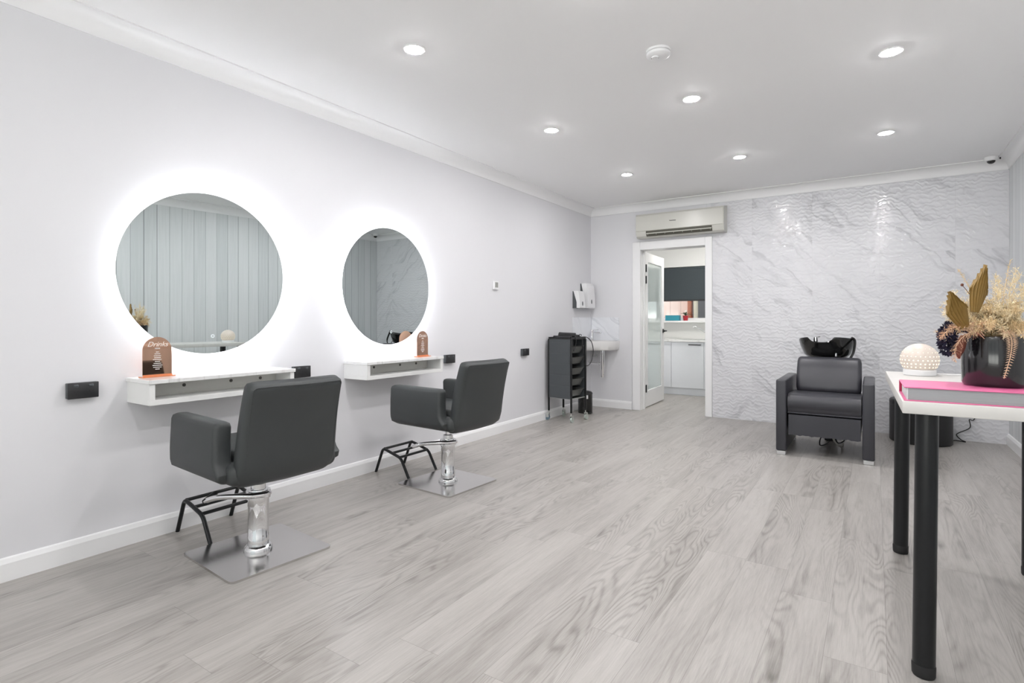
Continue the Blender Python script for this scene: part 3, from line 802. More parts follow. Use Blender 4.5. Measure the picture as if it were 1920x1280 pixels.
b = B(); lathe(b, [(0.0, -0.045), (0.028, -0.045), (0.028, 0.001), (0.0, 0.001)], 20, (0.265, -0.215, 0)); lathe(b, [(0, -0.345), (0.026, -0.345), (0.028, -0.34), (0.028, -0.05), (0.024, -0.045), (0, -0.045)], 28, (0.265, -0.215, 0))
tr = obj('bottle_trap', b, 'chrome', t)
b = B(); tube(b, [(0.265, -0.215, -0.175), (0.001, -0.215, -0.175)], 0.016, 14); cyl(b, (0.200, -0.215, -0.175), (0.222, -0.215, -0.175), 0.022, n=16); obj('waste_pipe', b, 'chrome', t)
b = B(); lathe(b, [(0, 0), (0.010, 0), (0.010, 0.03), (0, 0.03)], 12, (0.10, -0.03, -0.105)); tube(b, [(0.06, -0.002, -0.09), (0.06, -0.05, -0.09), (0.075, -0.07, -0.02), (0.08, -0.08, 0.005)], 0.006, 8, 4); obj('stop_valve', b, 'chrome', t)
t = thing('basin_tap', 'chrome mixer tap standing on the corner basin', 'tap', (0.075, YF-0.12, 0.878))
b = B(); lathe(b, [(0, 0), (0.026, 0), (0.026, 0.006), (0.021, 0.010), (0.021, 0.118), (0.019, 0.122), (0, 0.122)], 24); obj('body', b, 'chrome', t)
b = B(); box(b, (0.070, 0, 0.108), (0.125, 0.026, 0.022), 0.006, 2, Matrix.Rotation(R(4), 4, 'Y')); obj('spout', b, 'chrome', t)
b = B(); box(b, (0.035, 0, 0.142), (0.115, 0.028, 0.009), 0.003, 2, Matrix.Rotation(R(-4), 4, 'Y')); cyl(b, (0, 0, 0.122), (0, 0, 0.14), 0.018, n=18); obj('lever', b, 'chrome', t)
t = thing('splashback', 'grey-veined marble splashback in the corner above the hand basin', 'splashback', (0, YF, 0.879))
b = B(); bx(b, 0.011, 0.405, -0.010, -0.0005, 0, 0.305, 0.001, 1); obj('far_panel', b, 'splash', t, smooth=False)
b = B(); bx(b, 0.0005, 0.010, -0.535, -0.0105, 0, 0.305, 0.001, 1); obj('side_panel', b, 'splashy', t, smooth=False)

# dispensers in the corner
def dispenser(name, label, w, h, d, loc, rz):
    t = thing(name, label, 'dispenser', loc, rz)
    # local: y out of the wall is -Y, x across, z up
    b = B(); prism(b, [(-0.0005, 0.0), (-0.055, 0.004), (-0.055, h*0.35), (-0.012, h), (-0.0005, h)], -w/2, w/2, 'x'); obj('back_plate', b, 'grey_plastic', t, smooth=False)
    sec = [(-0.058, 0.003), (-d*0.93, 0.0), (-d, 0.012), (-d*0.96, h*0.5), (-d*0.82, h*0.93), (-d*0.70, h+0.002), (-0.014, h+0.002), (-0.058, h*0.36)]
    b = B(); prism(b, sec, -w/2-0.002, w/2+0.002, 'x'); obj('cover', b, 'white_plastic', t, ang=20)
    b = B(); n = 18
    pts = [(0.011*math.sin(a)*(1 if math.cos(a) < 0 else 0.55+0.45*(1-math.cos(a))), 0.028*math.cos(a)) for a in [2*PI*i/n for i in range(n)]]
    loft(b, [[(p[0], -d*0.97, h*0.27+p[1]) for p in pts], [(p[0], -d-0.002, h*0.27+p[1]) for p in pts]]); obj('level_window', b, 'grey_plastic', t)
    return t
dispenser('soap_dispenser', 'white soap dispenser with grey back, nearer of two on the wall above the basin', 0.150, 0.215, 0.105, (0, 6.262, 1.298), R(90))
dispenser('towel_dispenser', 'taller white dispenser in the corner above the basin, behind the soap dispenser', 0.215, 0.320, 0.110, (0, 6.515, 1.300), R(90))

# ================================================================== TROLLEY
t = thing('salon_trolley', 'dark grey salon trolley on castors standing by the left wall', 'trolley', (0.225, 5.615, 0), R(-7))
TWX, TDY = 0.155, 0.145      # half size across (x) and front to back (y)
for sx in (-1, 1):
    for sy in (-1, 1):
        x, y = sx*TWX, sy*TDY
        b = B(); box(b, (x, y, 0.520), (0.020, 0.020, 0.825), 0.004, 1); obj('post', b, 'black_metal', t)
        b = B()
        mat = 'bluewheel' if (sx < 0 and sy < 0) else 'wheel'
        ang = {(-1, -1): 100, (1, -1): 10, (-1, 1): 15, (1, 1): 5}[(sx, sy)]
        rm = Matrix.Rotation(R(ang), 4, 'Z')
        off = rm @ Vector((0.0, 0.020, 0))
        cyl(b, (x, y, 0.075), (x, y, 0.110), 0.007, n=10)
        for k in (-1, 1):
            box(b, Vector((x, y, 0.055))+off*0.6+rm @ Vector((k*0.014, 0, 0)), (0.003, 0.032, 0.046), rot=rm)
        box(b, Vector((x, y, 0.079))+off*0.4, (0.030, 0.036, 0.006), rot=rm)
        cs = obj('castor', b, 'zinc', t)
        ctr = Vector((x, y, 0.0325))+off
        ax = rm @ Vector((0.010, 0, 0))
        b = B(); cyl(b, ctr-ax, ctr+ax, 0.032, n=24); obj('wheel', b, mat, cs)
for sy in (-1, 1):
    b = B(); bx(b, -TWX+0.008, TWX-0.008, sy*TDY-0.006, sy*TDY+0.006, 0.262, 0.930, 0.003, 1)
    for k in range(5):
        z = 0.29+k*0.122
        bx(b, -TWX+0.02, TWX-0.02, sy*(TDY+0.0065)-0.001, sy*(TDY+0.0065)+0.001, z, z+0.112, 0.0008, 1)
    obj('side_panel', b, 'grey_plastic', t)
b = B(); bx(b, -TWX, TWX, -TDY+0.008, TDY-0.008, 0.258, 0.268); obj('bottom_shelf', b, 'zinc', t, smooth=False)
for k in range(5):
    z = 0.285+k*0.122
    b = B()
    r0 = [(p[0], p[1], z) for p in rrect(0.235, 0.215, 0.03, 4)]
    r1 = [(p[0], p[1], z+0.075) for p in rrect(0.300, 0.262, 0.03, 4)]
    r2 = [(p[0], p[1], z+0.079) for p in rrect(0.322, 0.268, 0.03, 4)]
    r3 = [(p[0], p[1], z+0.076) for p in rrect(0.290, 0.250, 0.03, 4)]
    r4 = [(p[0], p[1], z+0.006) for p in rrect(0.225, 0.205, 0.028, 4)]
    loft(b, [r0, r1, r2, r3, r4]); obj('tray', b, 'tray', t)
b = B(); bx(b, -TWX-0.006, TWX+0.006, -TDY-0.008, TDY+0.008, 0.928, 0.938, 0.003, 1)
for s in (-1, 1):
    bx(b, s*(TWX+0.002)-0.004, s*(TWX+0.002)+0.004, -TDY, TDY, 0.938, 0.953)
obj('top_tray', b, 'black_plastic', t)
# styling tools on the top tray
T0 = Matrix.Translation((0.225, 5.615, 0.938)) @ Matrix.Rotation(R(-7), 4, 'Z')
def tool(name, label, cat, build, x, y, rz):
    tt = thing(name, label, cat, T0 @ Vector((x, y, 0)), R(rz-7)); build(tt); return tt
def dryer(tt):
    b = B(); tube(b, [(-0.10, 0, 0.036), (-0.06, 0, 0.036), (0.05, 0, 0.036), (0.10, 0, 0.036)], 0.034, 18, 0, rr=(0.034, 0.026)); obj('barrel', b, 'black_plastic', tt)
    b = B(); tube(b, [(-0.05, 0.01, 0.030), (-0.062, 0.07, 0.019), (-0.07, 0.115, 0.016)], 0.015, 12, 4); obj('handle', b, 'black_plastic', tt)
    b = B(); tube(b, [(-0.07, 0.113, 0.014), (0.0, 0.13, 0.010), (0.12, 0.09, 0.010), (0.152, 0.06, 0.016), (0.180, 0.15, 0.008), (0.195, 0.25, -0.05), (0.197, 0.295, -0.16), (0.190, 0.26, -0.27), (0.178, 0.17, -0.32), (0.168, 0.10, -0.28), (0.166, 0.06, -0.12), (0.160, 0.05, 0.010)], 0.005, 8, 8); obj('cord', b, 'rubber', tt)
tool('hair_dryer', 'black hair dryer lying on the trolley with its cord looping down', 'hair dryer', dryer, 0.01, -0.01, 10)
def straightener(tt):
    for s in (-1, 1):
        b = B(); box(b, (0, s*0.010, 0.016+0.004*s), (0.24, 0.020, 0.022), 0.006, 2, Matrix.Rotation(R(3.5*s), 4, 'Z')); obj('arm', b, 'black_plastic', tt)
    b = B(); tube(b, [(0.115, 0, 0.014), (0.15, -0.03, 0.010), (0.165, -0.05, 0.0), (0.172, -0.045, -0.07), (0.168, -0.02, -0.14), (0.172, 0.02, -0.05), (0.16, 0.03, 0.02), (0.12, 0.05, 0.03)], 0.0038, 8, 8); obj('cord', b, 'rubber', tt)
tool('hair_straightener', 'black hair straightener lying at the front of the trolley top', 'hair straightener', straightener, 0.0, -0.10, 2)
def clipper(tt):
    b = B(); tube(b, [(-0.07, 0, 0.018), (0.0, 0, 0.021), (0.07, 0, 0.018)], 0.018, 14, 4, squash=1.2); obj('body', b, 'black_plastic', tt)
    b = B(); box(b, (-0.08, 0, 0.018), (0.022, 0.036, 0.008), 0.002, 1); obj('blade', b, 'zinc', tt)
    b = B(); tube(b, [(0.068, 0, 0.018), (0.10, -0.02, 0.045), (0.135, -0.03, 0.038), (0.15, -0.08, 0.02), (0.10, -0.12, 0.045), (0.02, -0.10, 0.060), (-0.06, -0.13, 0.045), (-0.11, -0.18, 0.020), (-0.02, -0.21, 0.040), (0.09, -0.20, 0.045), (0.14, -0.14, 0.025), (0.145, -0.06, 0.006)], 0.004, 8, 6); obj('cord', b, 'rubber', tt)
tool('hair_clipper', 'black corded hair clipper on the back edge of the trolley top', 'hair clipper', clipper, 0.02, 0.118, -8)

# pedal bin
t = thing('pedal_bin', 'small black pedal bin in the corner behind the trolley', 'bin', (0.185, 6.17, 0))
b = B(); lathe(b, [(0, 0.001), (0.088, 0.001), (0.090, 0.012), (0.090, 0.235), (0, 0.235)], 32); obj('drum', b, 'black_gloss', t)
b = B(); lathe(b, [(0, 0.236), (0.091, 0.236), (0.091, 0.246), (0.078, 0.262), (0.04, 0.272), (0, 0.274)], 32); obj('lid', b, 'black_plastic', t)
b = B(); box(b, (0.092, -0.060, 0.014), (0.05, 0.05, 0.010), 0.003, 1); obj('pedal', b, 'black_plastic', t)
b = B(); box(b, (0.056, -0.074, 0.205), (0.034, 0.0015, 0.045), rot=Matrix.Rotation(R(38), 4, 'Z')); obj('paper_tag', b, 'white_plastic', t, smooth=False)

# ================================================================== WASH CHAIR WITH BASIN
t = thing('wash_chair', 'black shampoo chair in front of the marble tile wall', 'wash chair', (2.83, 5.15, 0))
for s, x0, x1 in ((-1, -0.355, -0.275), (1, 0.268, 0.352)):
    b = B(); bx(b, x0, x1, 0.0, 0.76, 0.035, 0.637, 0.012, 3); ar = obj('armrest', b, 'leather2', t)
    b = B()
    for y in (0.012, 0.748): tube(b, [(x0+0.004, y, 0.06), (x0+0.004, y, 0.625), (x1-0.004, y, 0.625), (x1-0.004, y, 0.06)], 0.003, 6)
    obj('piping', b, 'leather2', ar)
    for y in (0.006, 0.70):
        b = B(); bx(b, x0+0.006, x1-0.006, y, y+0.055, 0.0005, 0.034, 0.002, 1); obj('foot', b, 'alu', t)
# seat: thick bolster-front cushion
b = B(); sec = []
for y, z in ((0.03, 0.40), (0.018, 0.43), (0.022, 0.475), (0.05, 0.508), (0.11, 0.520), (0.30, 0.512), (0.52, 0.500), (0.56, 0.49), (0.56, 0.36), (0.08, 0.352), (0.045, 0.365)): sec.append((y, z))
sec2 = [(p.x, p.y) for p in smooth_path([Vector((a, c, 0)) for a, c in sec]+[Vector((sec[0][0], sec[0][1], 0))], 4)][:-1]
prism(b, sec2, -0.268, 0.262, 'x'); obj('seat', b, 'leather2', t, ang=50)
b = B(); sec = []
out = []
for i in range(25):
    x = -0.262+0.520*i/24; out.append((x, 0.174+0.003*math.sin(i*1.35)+0.002*math.sin(i*2.9)))
loft(b, [[(p[0], 0.03+0.004*math.sin(i), p[1]) for i, p in enumerate(out)] + [(0.258, 0.038, 0.345), (-0.262, 0.038, 0.345)],
         [(p[0], 0.055, p[1]) for p in out] + [(0.258, 0.055, 0.345), (-0.262, 0.055, 0.345)]])
obj('leg_rest', b, 'leather2', t)
b = B(); bx(b, -0.262, 0.258, 0.07, 0.66, 0.21, 0.345); obj('frame', b, 'black_metal', t, smooth=False)
# reclined backrest
rot = Matrix.Rotation(R(-24), 4, 'X')
b = B(); rings = []
for k, (z, w, d) in enumerate(((0.0, 0.46, 0.05), (0.012, 0.495, 0.085), (0.04, 0.508, 0.10), (0.12, 0.512, 0.118), (0.22, 0.512, 0.118), (0.29, 0.510, 0.104), (0.325, 0.500, 0.080), (0.338, 0.476, 0.048))):
    rings.append([rot @ Vector((p[0], p[1], z)) + Vector((0, 0.52, 0.488)) for p in rrect(w, d, min(0.035, d/2.05), 5)])
loft(b, rings); obj('backrest', b, 'leather2', t, ang=55)
b = B(); bx(b, -0.16, 0.16, 0.78, 0.98, 0.30, 0.60, 0.01, 2); bx(b, -0.10, 0.10, 0.62, 0.80, 0.30, 0.40); bx(b, -0.05, 0.05, 0.85, 0.95, 0.002, 0.30, 0.005, 1)
bx(b, -0.07, 0.07, 0.83, 0.97, 0.60, 0.80)
obj('basin_support', b, 'black_metal', t)
# bowl
b = B(); n = 72; rings = []
def bowl_ring(rx, ry, z, notch, yoff=0.0):
    out = []
    for i in range(n):
        a = 2*PI*i/n; x = rx*math.copysign(abs(math.cos(a))**0.85, math.cos(a)); y = ry*math.copysign(abs(math.sin(a))**0.85, math.sin(a))
        dz = 0
        if math.sin(a) < 0 and notch:                              # neck cut-out at the front rim
            q = max(0.0, 1-(abs(x-(-0.035))/0.105)**4); dz = -notch*q
        tilt = -0.034*(y/ry) if notch > 0.01 else 0
        out.append((-0.03+x, 0.88+yoff+y, z+dz+tilt))
    return out
for rx, ry, z, k in ((0.08, 0.08, 0.765, 0), (0.155, 0.16, 0.785, 0), (0.195, 0.215, 0.825, 0.004), (0.222, 0.245, 0.885, 0.014), (0.234, 0.258, 0.935, 0.040), (0.237, 0.262, 0.950, 0.046), (0.233, 0.258, 0.957, 0.048),
                     (0.220, 0.245, 0.950, 0.044), (0.200, 0.222, 0.880, 0.02), (0.150, 0.17, 0.825, 0), (0.05, 0.06, 0.812, 0)):
    rings.append(bowl_ring(rx, ry, z, k))
loft(b, rings); bw = obj('basin_bowl', b, 'black_gloss', t, ang=60)
b = B(); lathe(b, [(0, 0), (0.018, 0), (0.018, 0.05), (0.012, 0.055), (0, 0.055)], 18, (-0.115, 0.745, 0.935)); tube(b, [(-0.115, 0.745, 0.985), (-0.08, 0.76, 0.992)], 0.006, 8); obj('mixer_tap', b, 'chrome', bw)
b = B(); tube(b, [(0.175, 0.725, 0.985), (0.200, 0.735, 0.955), (0.192, 0.68, 0.86), (0.165, 0.66, 0.79), (0.150, 0.70, 0.70)], 0.013, 12, 5, squash=0.8); obj('hand_shower', b, 'black_gloss', bw)
b = B(); cyl(b, (0.055, 0.63, 0.812), (0.055, 0.648, 0.84), 0.008, n=12); obj('drain_knob', b, 'chrome', bw)
for pts, mt, nm in (([(-0.02, 0.40, 0.215), (-0.03, 0.38, 0.15), (-0.055, 0.42, 0.08), (-0.06, 0.50, 0.02), (-0.03, 0.60, 0.008), (0.0, 0.80, 0.008)], 'rubber', 'power_cord'),
                    ([(0.075, 0.42, 0.215), (0.06, 0.40, 0.13), (0.085, 0.40, 0.075), (0.13, 0.42, 0.10), (0.125, 0.42, 0.16), (0.10, 0.43, 0.215)], 'rubber', 'power_cord'),
                    ([(0.055, 0.44, 0.215), (0.045, 0.42, 0.12), (0.075, 0.43, 0.06), (0.11, 0.50, 0.03), (0.10, 0.80, 0.03)], 'hose', 'water_hose')):
    b = B(); tube(b, pts, 0.005 if mt == 'rubber' else 0.010, 8, 6); obj(nm, b, mt, t)

# ottoman by the far wall, loose cable on the tiles
t = thing('ottoman', 'large round black ottoman by the tiled wall behind the table', 'ottoman', (3.54, 6.44, 0))
b = B(); lathe(b, [(0, 0.002), (0.235, 0.002), (0.242, 0.010), (0.242, 0.355), (0, 0.355)], 56); obj('body', b, 'ottoman', t)
b = B(); lathe(b, [(0, 0.355), (0.236, 0.355), (0.243, 0.362), (0.242, 0.386), (0.232, 0.397), (0, 0.402)], 56); obj('top_pad', b, 'ottoman', t)
b = B(); tube(b, [(3.93, 6.705, 0.33), (3.945, 6.704, 0.25), (3.965, 6.70, 0.225), (3.95, 6.70, 0.20), (3.925, 6.70, 0.205), (3.93, 6.70, 0.13), (3.85, 6.695, 0.075), (3.83, 6.69, 0.05), (3.86, 6.67, 0.015), (3.89, 6.62, 0.005), (3.83, 6.66, 0.004), (3.80, 6.64, 0.004)], 0.0045, 6, 5)
tag(obj('cable', b, 'rubber'), 'thin black cable trailing down the tiled wall to the floor', 'cable')

# ================================================================== CONSOLE TABLE
t = thing('console_table', 'white topped table with round black legs in the right foreground', 'table', (3.253, 2.13, 0), R(1.3))
b = B(); bx(b, 0, 0.60, 0, 1.225, 0.847, 0.885, 0.0025, 2); obj('tabletop', b, 'tabletop', t)
for x, y, dx, dy in ((0.070, 0.085, -0.010, -0.015), (0.068, 1.165, -0.008, 0.010), (0.535, 1.165, 0.0, 0.010), (0.535, 0.085, 0.006, -0.012)):
    b = B(); cyl(b, (x, y, 0.846), (x+dx*0.95, y+dy*0.95, 0.040), 0.0312, n=36)
    lg = obj('leg', b, 'black_metal', t)
    b = B(); lathe(b, [(0, 0.0005), (0.0295, 0.0005), (0.032, 0.006), (0.0327, 0.034), (0.0315, 0.040), (0, 0.040)], 36, (x+dx, y+dy, 0)); obj('foot_cap', b, 'rubber', lg)

# book
t = thing('coffee_table_book', 'thick pink hardcover book lying on the white table', 'book', (3.258, 2.145, 0.8852), R(1.2))
b = B(); bx(b, 0.008, 0.330, 0.006, 0.245, 0.0036, 0.0415); obj('pages', b, 'pages', t, smooth=False)
b = B(); bx(b, 0, 0.338, 0, 0.25, 0.0415, 0.0450, 0.001, 1); obj('front_cover', b, 'pink', t)
b = B(); bx(b, 0, 0.338, 0, 0.25, 0.0, 0.0036, 0.001, 1); obj('back_cover', b, 'pink', t)
b = B(); bx(b, 0, 0.338, 0.245, 0.254, 0.0, 0.0450, 0.002, 1); obj('spine', b, 'crimson', t)

# pierced porcelain lamp
t = thing('table_lamp', 'small glowing round pierced porcelain lamp at the far end of the table', 'lamp', (3.355, 3.19, 0.8852))
b = B(); lathe(b, [(0, 0.0), (0.060, 0.0), (0.063, 0.003), (0.064, 0.024), (0.060, 0.028), (0, 0.028)], 48); obj('base', b, 'white_plastic', t)
Rx, Rz, zc = 0.0755, 0.0735, 0.0745
b = B(); prof = [(0.0, 0.0285), (0.058, 0.0285)]
for i in range(33):
    a = R(-38)+R(128)*i/32; prof.append((Rx*math.cos(a), max(0.0287, zc+Rz*math.sin(a))))
lathe(b, prof, 64); gl = obj('globe', b, 'porcelain', t, ang=80)
b = B()
for row, (el, cnt, rr) in enumerate(((-28, 24, 0.0027), (-15, 26, 0.0030), (-2, 26, 0.0027), (12, 26, 0.0022), (27, 22, 0.0016), (44, 18, 0.0011))):
    for k in range(cnt):
        a = 2*PI*(k+0.5*(row % 2))/cnt; e = R(el)
        nrm = Vector((math.cos(e)*math.cos(a), math.cos(e)*math.sin(a), math.sin(e)))
        p = Vector((Rx*nrm.x, Rx*nrm.y, zc+Rz*nrm.z))
        nn = Vector((nrm.x/Rx, nrm.y/Rx, nrm.z/Rz)).normalized()
        cyl(b, p-nn*0.001, p+nn*0.0005, rr, n=8)
pl = obj('pin_lights', b, 'lamp_glow', gl, smooth=False); pl['kind'] = 'stuff'
b = B(); tube(b, [(0.060, 0.02, 0.008), (0.10, 0.04, 0.0045), (0.2, 0.06, 0.0045), (0.32, 0.10, 0.0045)], 0.003, 8, 6); obj('cord', b, 'white_plastic', t)

# vase
VX, VY, VZ = 3.503, 2.335, 0.9304
t = thing('plant_pot', 'glossy black round pot standing on the pink book', 'pot', (VX, VY, VZ))
b = B(); lathe(b, [(0, 0), (0.074, 0), (0.081, 0.004), (0.084, 0.012), (0.0845, 0.155), (0.083, 0.160), (0.078, 0.158), (0.077, 0.02), (0, 0.018)], 64); obj('body', b, 'pot', t, ang=50)

# dried flowers: axes a = to the viewer's right, c = away from the viewer
AR = Vector((math.cos(R(33.51)), math.sin(R(33.51)), 0)); AF = Vector((-AR.y, AR.x, 0)); UP = Vector((0, 0, 1))
def at(a, c, z): return Vector((VX, VY, VZ)) + AR*a + AF*c + UP*z
FG = 'dried flowers in the black pot'
def blade(bm, p, d, l, w, side):
    q = p+d*l; m = p+d*(l*0.45)+side*w; m2 = p+d*(l*0.45)-side*w
    bm.faces.new([bm.verts.new(x) for x in (p, m, q, m2)])
def add_plume(b, pts, l0, cnt, spread=1.0, w=0.0011, seed=0, curl=0.35, droop=0.0):
    rnd = random.Random(seed); P = smooth_path(pts, 8); N = len(P)
    tube(b, P[::2]+([P[-1]] if (N-1) % 2 else []), 0.0014, 5, 0, rr=(0.0016, 0.0006))
    s0 = N//4
    for k in range(cnt):
        f = k/cnt; i = min(N-2, s0+int((N-1-s0)*f)); d = (P[i+1]-P[i]).normalized()
        u, v = frame_of(d); an = rnd.uniform(0, 2*PI)
        out = u*math.cos(an)+v*math.sin(an)
        l = l0*(1-0.55*f)*rnd.uniform(0.6, 1.15)
        dr = (out*spread+d*rnd.uniform(0.3, 1.0)+Vector((rnd.uniform(-1, 1), rnd.uniform(-1, 1), rnd.uniform(-1, 1)-droop))*curl).normalized()
        p = P[i]+(P[i+1]-P[i])*rnd.random()
        side = dr.cross(out).normalized() if dr.cross(out).length > 1e-3 else u
        blade(b, p, dr, l, w, side)
        for q in range(5):
            h = p+dr*(l*(0.25+0.17*q)); dd = (dr*0.6+Vector((rnd.uniform(-1, 1), rnd.uniform(-1, 1), rnd.uniform(-1, 1)))).normalized()
            blade(b, h, dd, l*0.34*rnd.uniform(0.6, 1.2), w*0.85, dd.cross(UP).normalized())
def plume(name, label, pts, mat, l0, cnt, **kw):
    b = B(); add_plume(b, pts, l0, cnt, **kw)
    return tag(obj(name, b, mat, smooth=False), label, 'dried grass')
rnd = random.Random(21)
def arc(a, c, z, lift=0.05):
    # from inside the pot out to a tip
    s = at(a*0.12, c*0.12, 0.125); e = at(a, c, z); m = s*0.45+e*0.55+UP*lift
    return [at(a*0.08, c*0.08, 0.06), s, m, e]
specs = []
for k in range(26):                               # low fluffy collar spilling over the rim
    an = 2*PI*k/26+rnd.uniform(-0.1, 0.1); r = rnd.uniform(0.095, 0.150)
    specs.append((r*math.cos(an)*1.12, r*math.sin(an)*0.85, 0.160+rnd.uniform(-0.012, 0.03), 0.045, 'plume' if k % 3 else 'plume_pale'))
for k in range(30):                               # domed middle
    an = 2*PI*k/30*2.9+rnd.uniform(-0.3, 0.3); r = rnd.uniform(0.02, 0.125)
    specs.append((r*math.cos(an), r*math.sin(an)*0.85, 0.255-r*0.35+rnd.uniform(-0.02, 0.04), 0.03, 'plume_pale' if k % 2 else 'plume'))
for a, c, z in ((0.02, 0.02, 0.355), (0.06, -0.01, 0.375), (0.10, 0.02, 0.36), (-0.02, 0.05, 0.32), (0.13, -0.03, 0.31), (0.05, -0.05, 0.32), (0.0, -0.02, 0.30), (0.09, -0.04, 0.34), (0.15, 0.02, 0.33), (-0.06, 0.03, 0.275), (-0.10, 0.02, 0.26), (0.04, 0.03, 0.34), (-0.14, 0.03, 0.235), (-0.12, 0.05, 0.27), (-0.15, 0.0, 0.20), (-0.09, 0.06, 0.30), (-0.07, -0.02, 0.25), (-0.11, -0.02, 0.225), (-0.13, 0.02, 0.215), (-0.05, 0.04, 0.31), (-0.03, -0.05, 0.255), (0.0, -0.06, 0.265)):
    specs.append((a, c, z, 0.02, 'plume_pale'))
for mt, nm, lab in (('plume', 'dried_plumes', 'golden cream feathery dried plumes massed in the black pot'), ('plume_pale', 'pale_dried_plumes', 'palest fluffy dried plumes rising in the middle of the pot')):
    b = B()
    for i, (a, c, z, lf, m_) in enumerate(specs):
        if m_ == mt: add_plume(b, arc(a, c, z, lf), 0.036, 130, seed=i)
    o = tag(obj(nm, b, mt, smooth=False), lab, 'dried plumes'); o['kind'] = 'stuff'
plume('dried_grass_sprig', 'thin upright cream grass sprig at the left of the pot', arc(-0.118, 0.0, 0.375, 0.03), 'plume', 0.018, 80, seed=101)
plume('dried_grass_sprig', 'tall thin cream grass sprig at the top of the bouquet', arc(0.05, 0.0, 0.405, 0.02), 'plume', 0.018, 80, seed=102)
plume('dried_grass_sprig', 'short cream grass sprig reaching out to the far left', arc(-0.178, 0.0, 0.255, 0.02), 'plume', 0.020, 80, seed=103)
plume('dried_grass_sprig', 'golden curly sprig drooping over the left rim of the pot', [at(-0.03, -0.03, 0.12), at(-0.11, -0.05, 0.195), at(-0.175, -0.045, 0.185), at(-0.205, -0.04, 0.160)], 'peach', 0.034, 90, seed=104, droop=0.9)
plume('dried_grass_sprig', 'golden sprig hanging beside the navy flower head', [at(-0.03, -0.03, 0.12), at(-0.11, -0.055, 0.175), at(-0.165, -0.055, 0.14), at(-0.168, -0.05, 0.085)], 'peach', 0.026, 70, seed=105, droop=0.9)

def palm(label, base, tip, width, bendv, seed):
    rnd = random.Random(seed); b = B(); n = 8
    base, tip = Vector(base), Vector(tip); ax = (tip-base); L = ax.length; ax.normalize()
    side = (bendv-ax*bendv.dot(ax)).normalized(); nrm = ax.cross(side).normalized()
    rows = []
    cols = 2*n+1
    for r_ in range(9):
        f = r_/8; row = []
        wf = math.sin(PI*min(1.0, 0.10+0.62*f))**0.8 * (1.0 if f < 0.75 else 1-(f-0.75)*0.9)
        for j in range(cols):
            u = (j/(cols-1))*2-1
            ragged = (1-abs(u)**1.4*0.42) if f > 0.5 else 1.0
            fl = f*ragged if f > 0.5 else f
            fl = max(fl, f*0.62)
            jag = (0.035*rnd.random() if (j % 2) else -0.015) if r_ == 8 else 0
            p = base+ax*(L*(fl+jag))+side*(width*wf*u)+nrm*((0.0042 if j % 2 else -0.0042)*(0.4+f)+0.012*u*u)
            row.append(p)
        rows.append(row)
    loft(b, rows, closed=False)
    o = tag(obj('dried_palm_leaf', b, 'palm', smooth=False), label, 'dried leaf')
    s = o.modifiers.new('thick', 'SOLIDIFY'); s.thickness = 0.0012
    return o
palm('olive gold pleated palm leaf at the left of the bouquet', at(-0.138, -0.06, 0.190), at(-0.195, -0.06, 0.303), 0.036, AR+UP*0.35, 4)
palm('tall olive gold pleated palm leaf at the top of the bouquet', at(-0.100, -0.05, 0.235), at(-0.072, -0.05, 0.385), 0.030, AR-UP*0.15, 5)
# stalks that root both palm leaves in the pot
# fern hanging over the front of the pot
b = B(); path = smooth_path([at(-0.03, -0.02, 0.15), at(-0.033, -0.075, 0.180), at(-0.030, -0.093, 0.150), at(-0.032, -0.091, 0.10), at(-0.050, -0.089, 0.032)], 9)
tube(b, path, 0.0011, 5)
for i in range(8, len(path)-1):
    f = (i-8)/(len(path)-9); d = (path[i+1]-path[i]).normalized()
    l = 0.024*(1-f)**0.6+0.003
    for s in (-1, 1):
        dr = (AR*s+d*0.38-AF*0.05).normalized()
        for k in (0,):
            p = path[i]+(path[i+1]-path[i])*k
            side = d
            blade(b, p, dr, l, 0.0015, side)
o = tag(obj('dried_fern', b, 'peach', smooth=False), 'pale peach dried fern frond hanging down the front of the black pot', 'dried leaf')
o.modifiers.new('thick', 'SOLIDIFY').thickness = 0.0006
# navy hydrangea head left of the pot
b = B(); rnd = random.Random(5); cc = at(-0.152, 0.0, 0.150)
tube(b, [at(-0.03, 0.0, 0.12), at(-0.095, 0.0, 0.175), cc], 0.003, 8, 5)
for k in range(150):
    v = Vector((rnd.gauss(0, 1), rnd.gauss(0, 1), rnd.gauss(0, 1))).normalized()
    p = cc+Vector((v.x*0.023, v.y*0.026, v.z*0.052)); u, w = frame_of((v+Vector((rnd.uniform(-.5, .5), rnd.uniform(-.5, .5), rnd.uniform(-.5, .5)))).normalized())
    s = rnd.uniform(0.006, 0.010); tip = v*0.006
    ring = [p+u*s+tip, p+(u+w)*s*0.62-tip*0.3, p+w*s+tip, p+(w-u)*s*0.62-tip*0.3, p-u*s+tip, p+(-u-w)*s*0.62-tip*0.3, p-w*s+tip, p+(u-w)*s*0.62-tip*0.3]
    vs = [b.verts.new(q) for q in ring]; ce = b.verts.new(p-v*0.004)
    for i in range(8): b.faces.new((ce, vs[i], vs[(i+1) % 8]))
tag(obj('navy_hydrangea', b, 'navy', smooth=False), 'dark navy dried hydrangea head beside the left rim of the pot', 'dried flower')
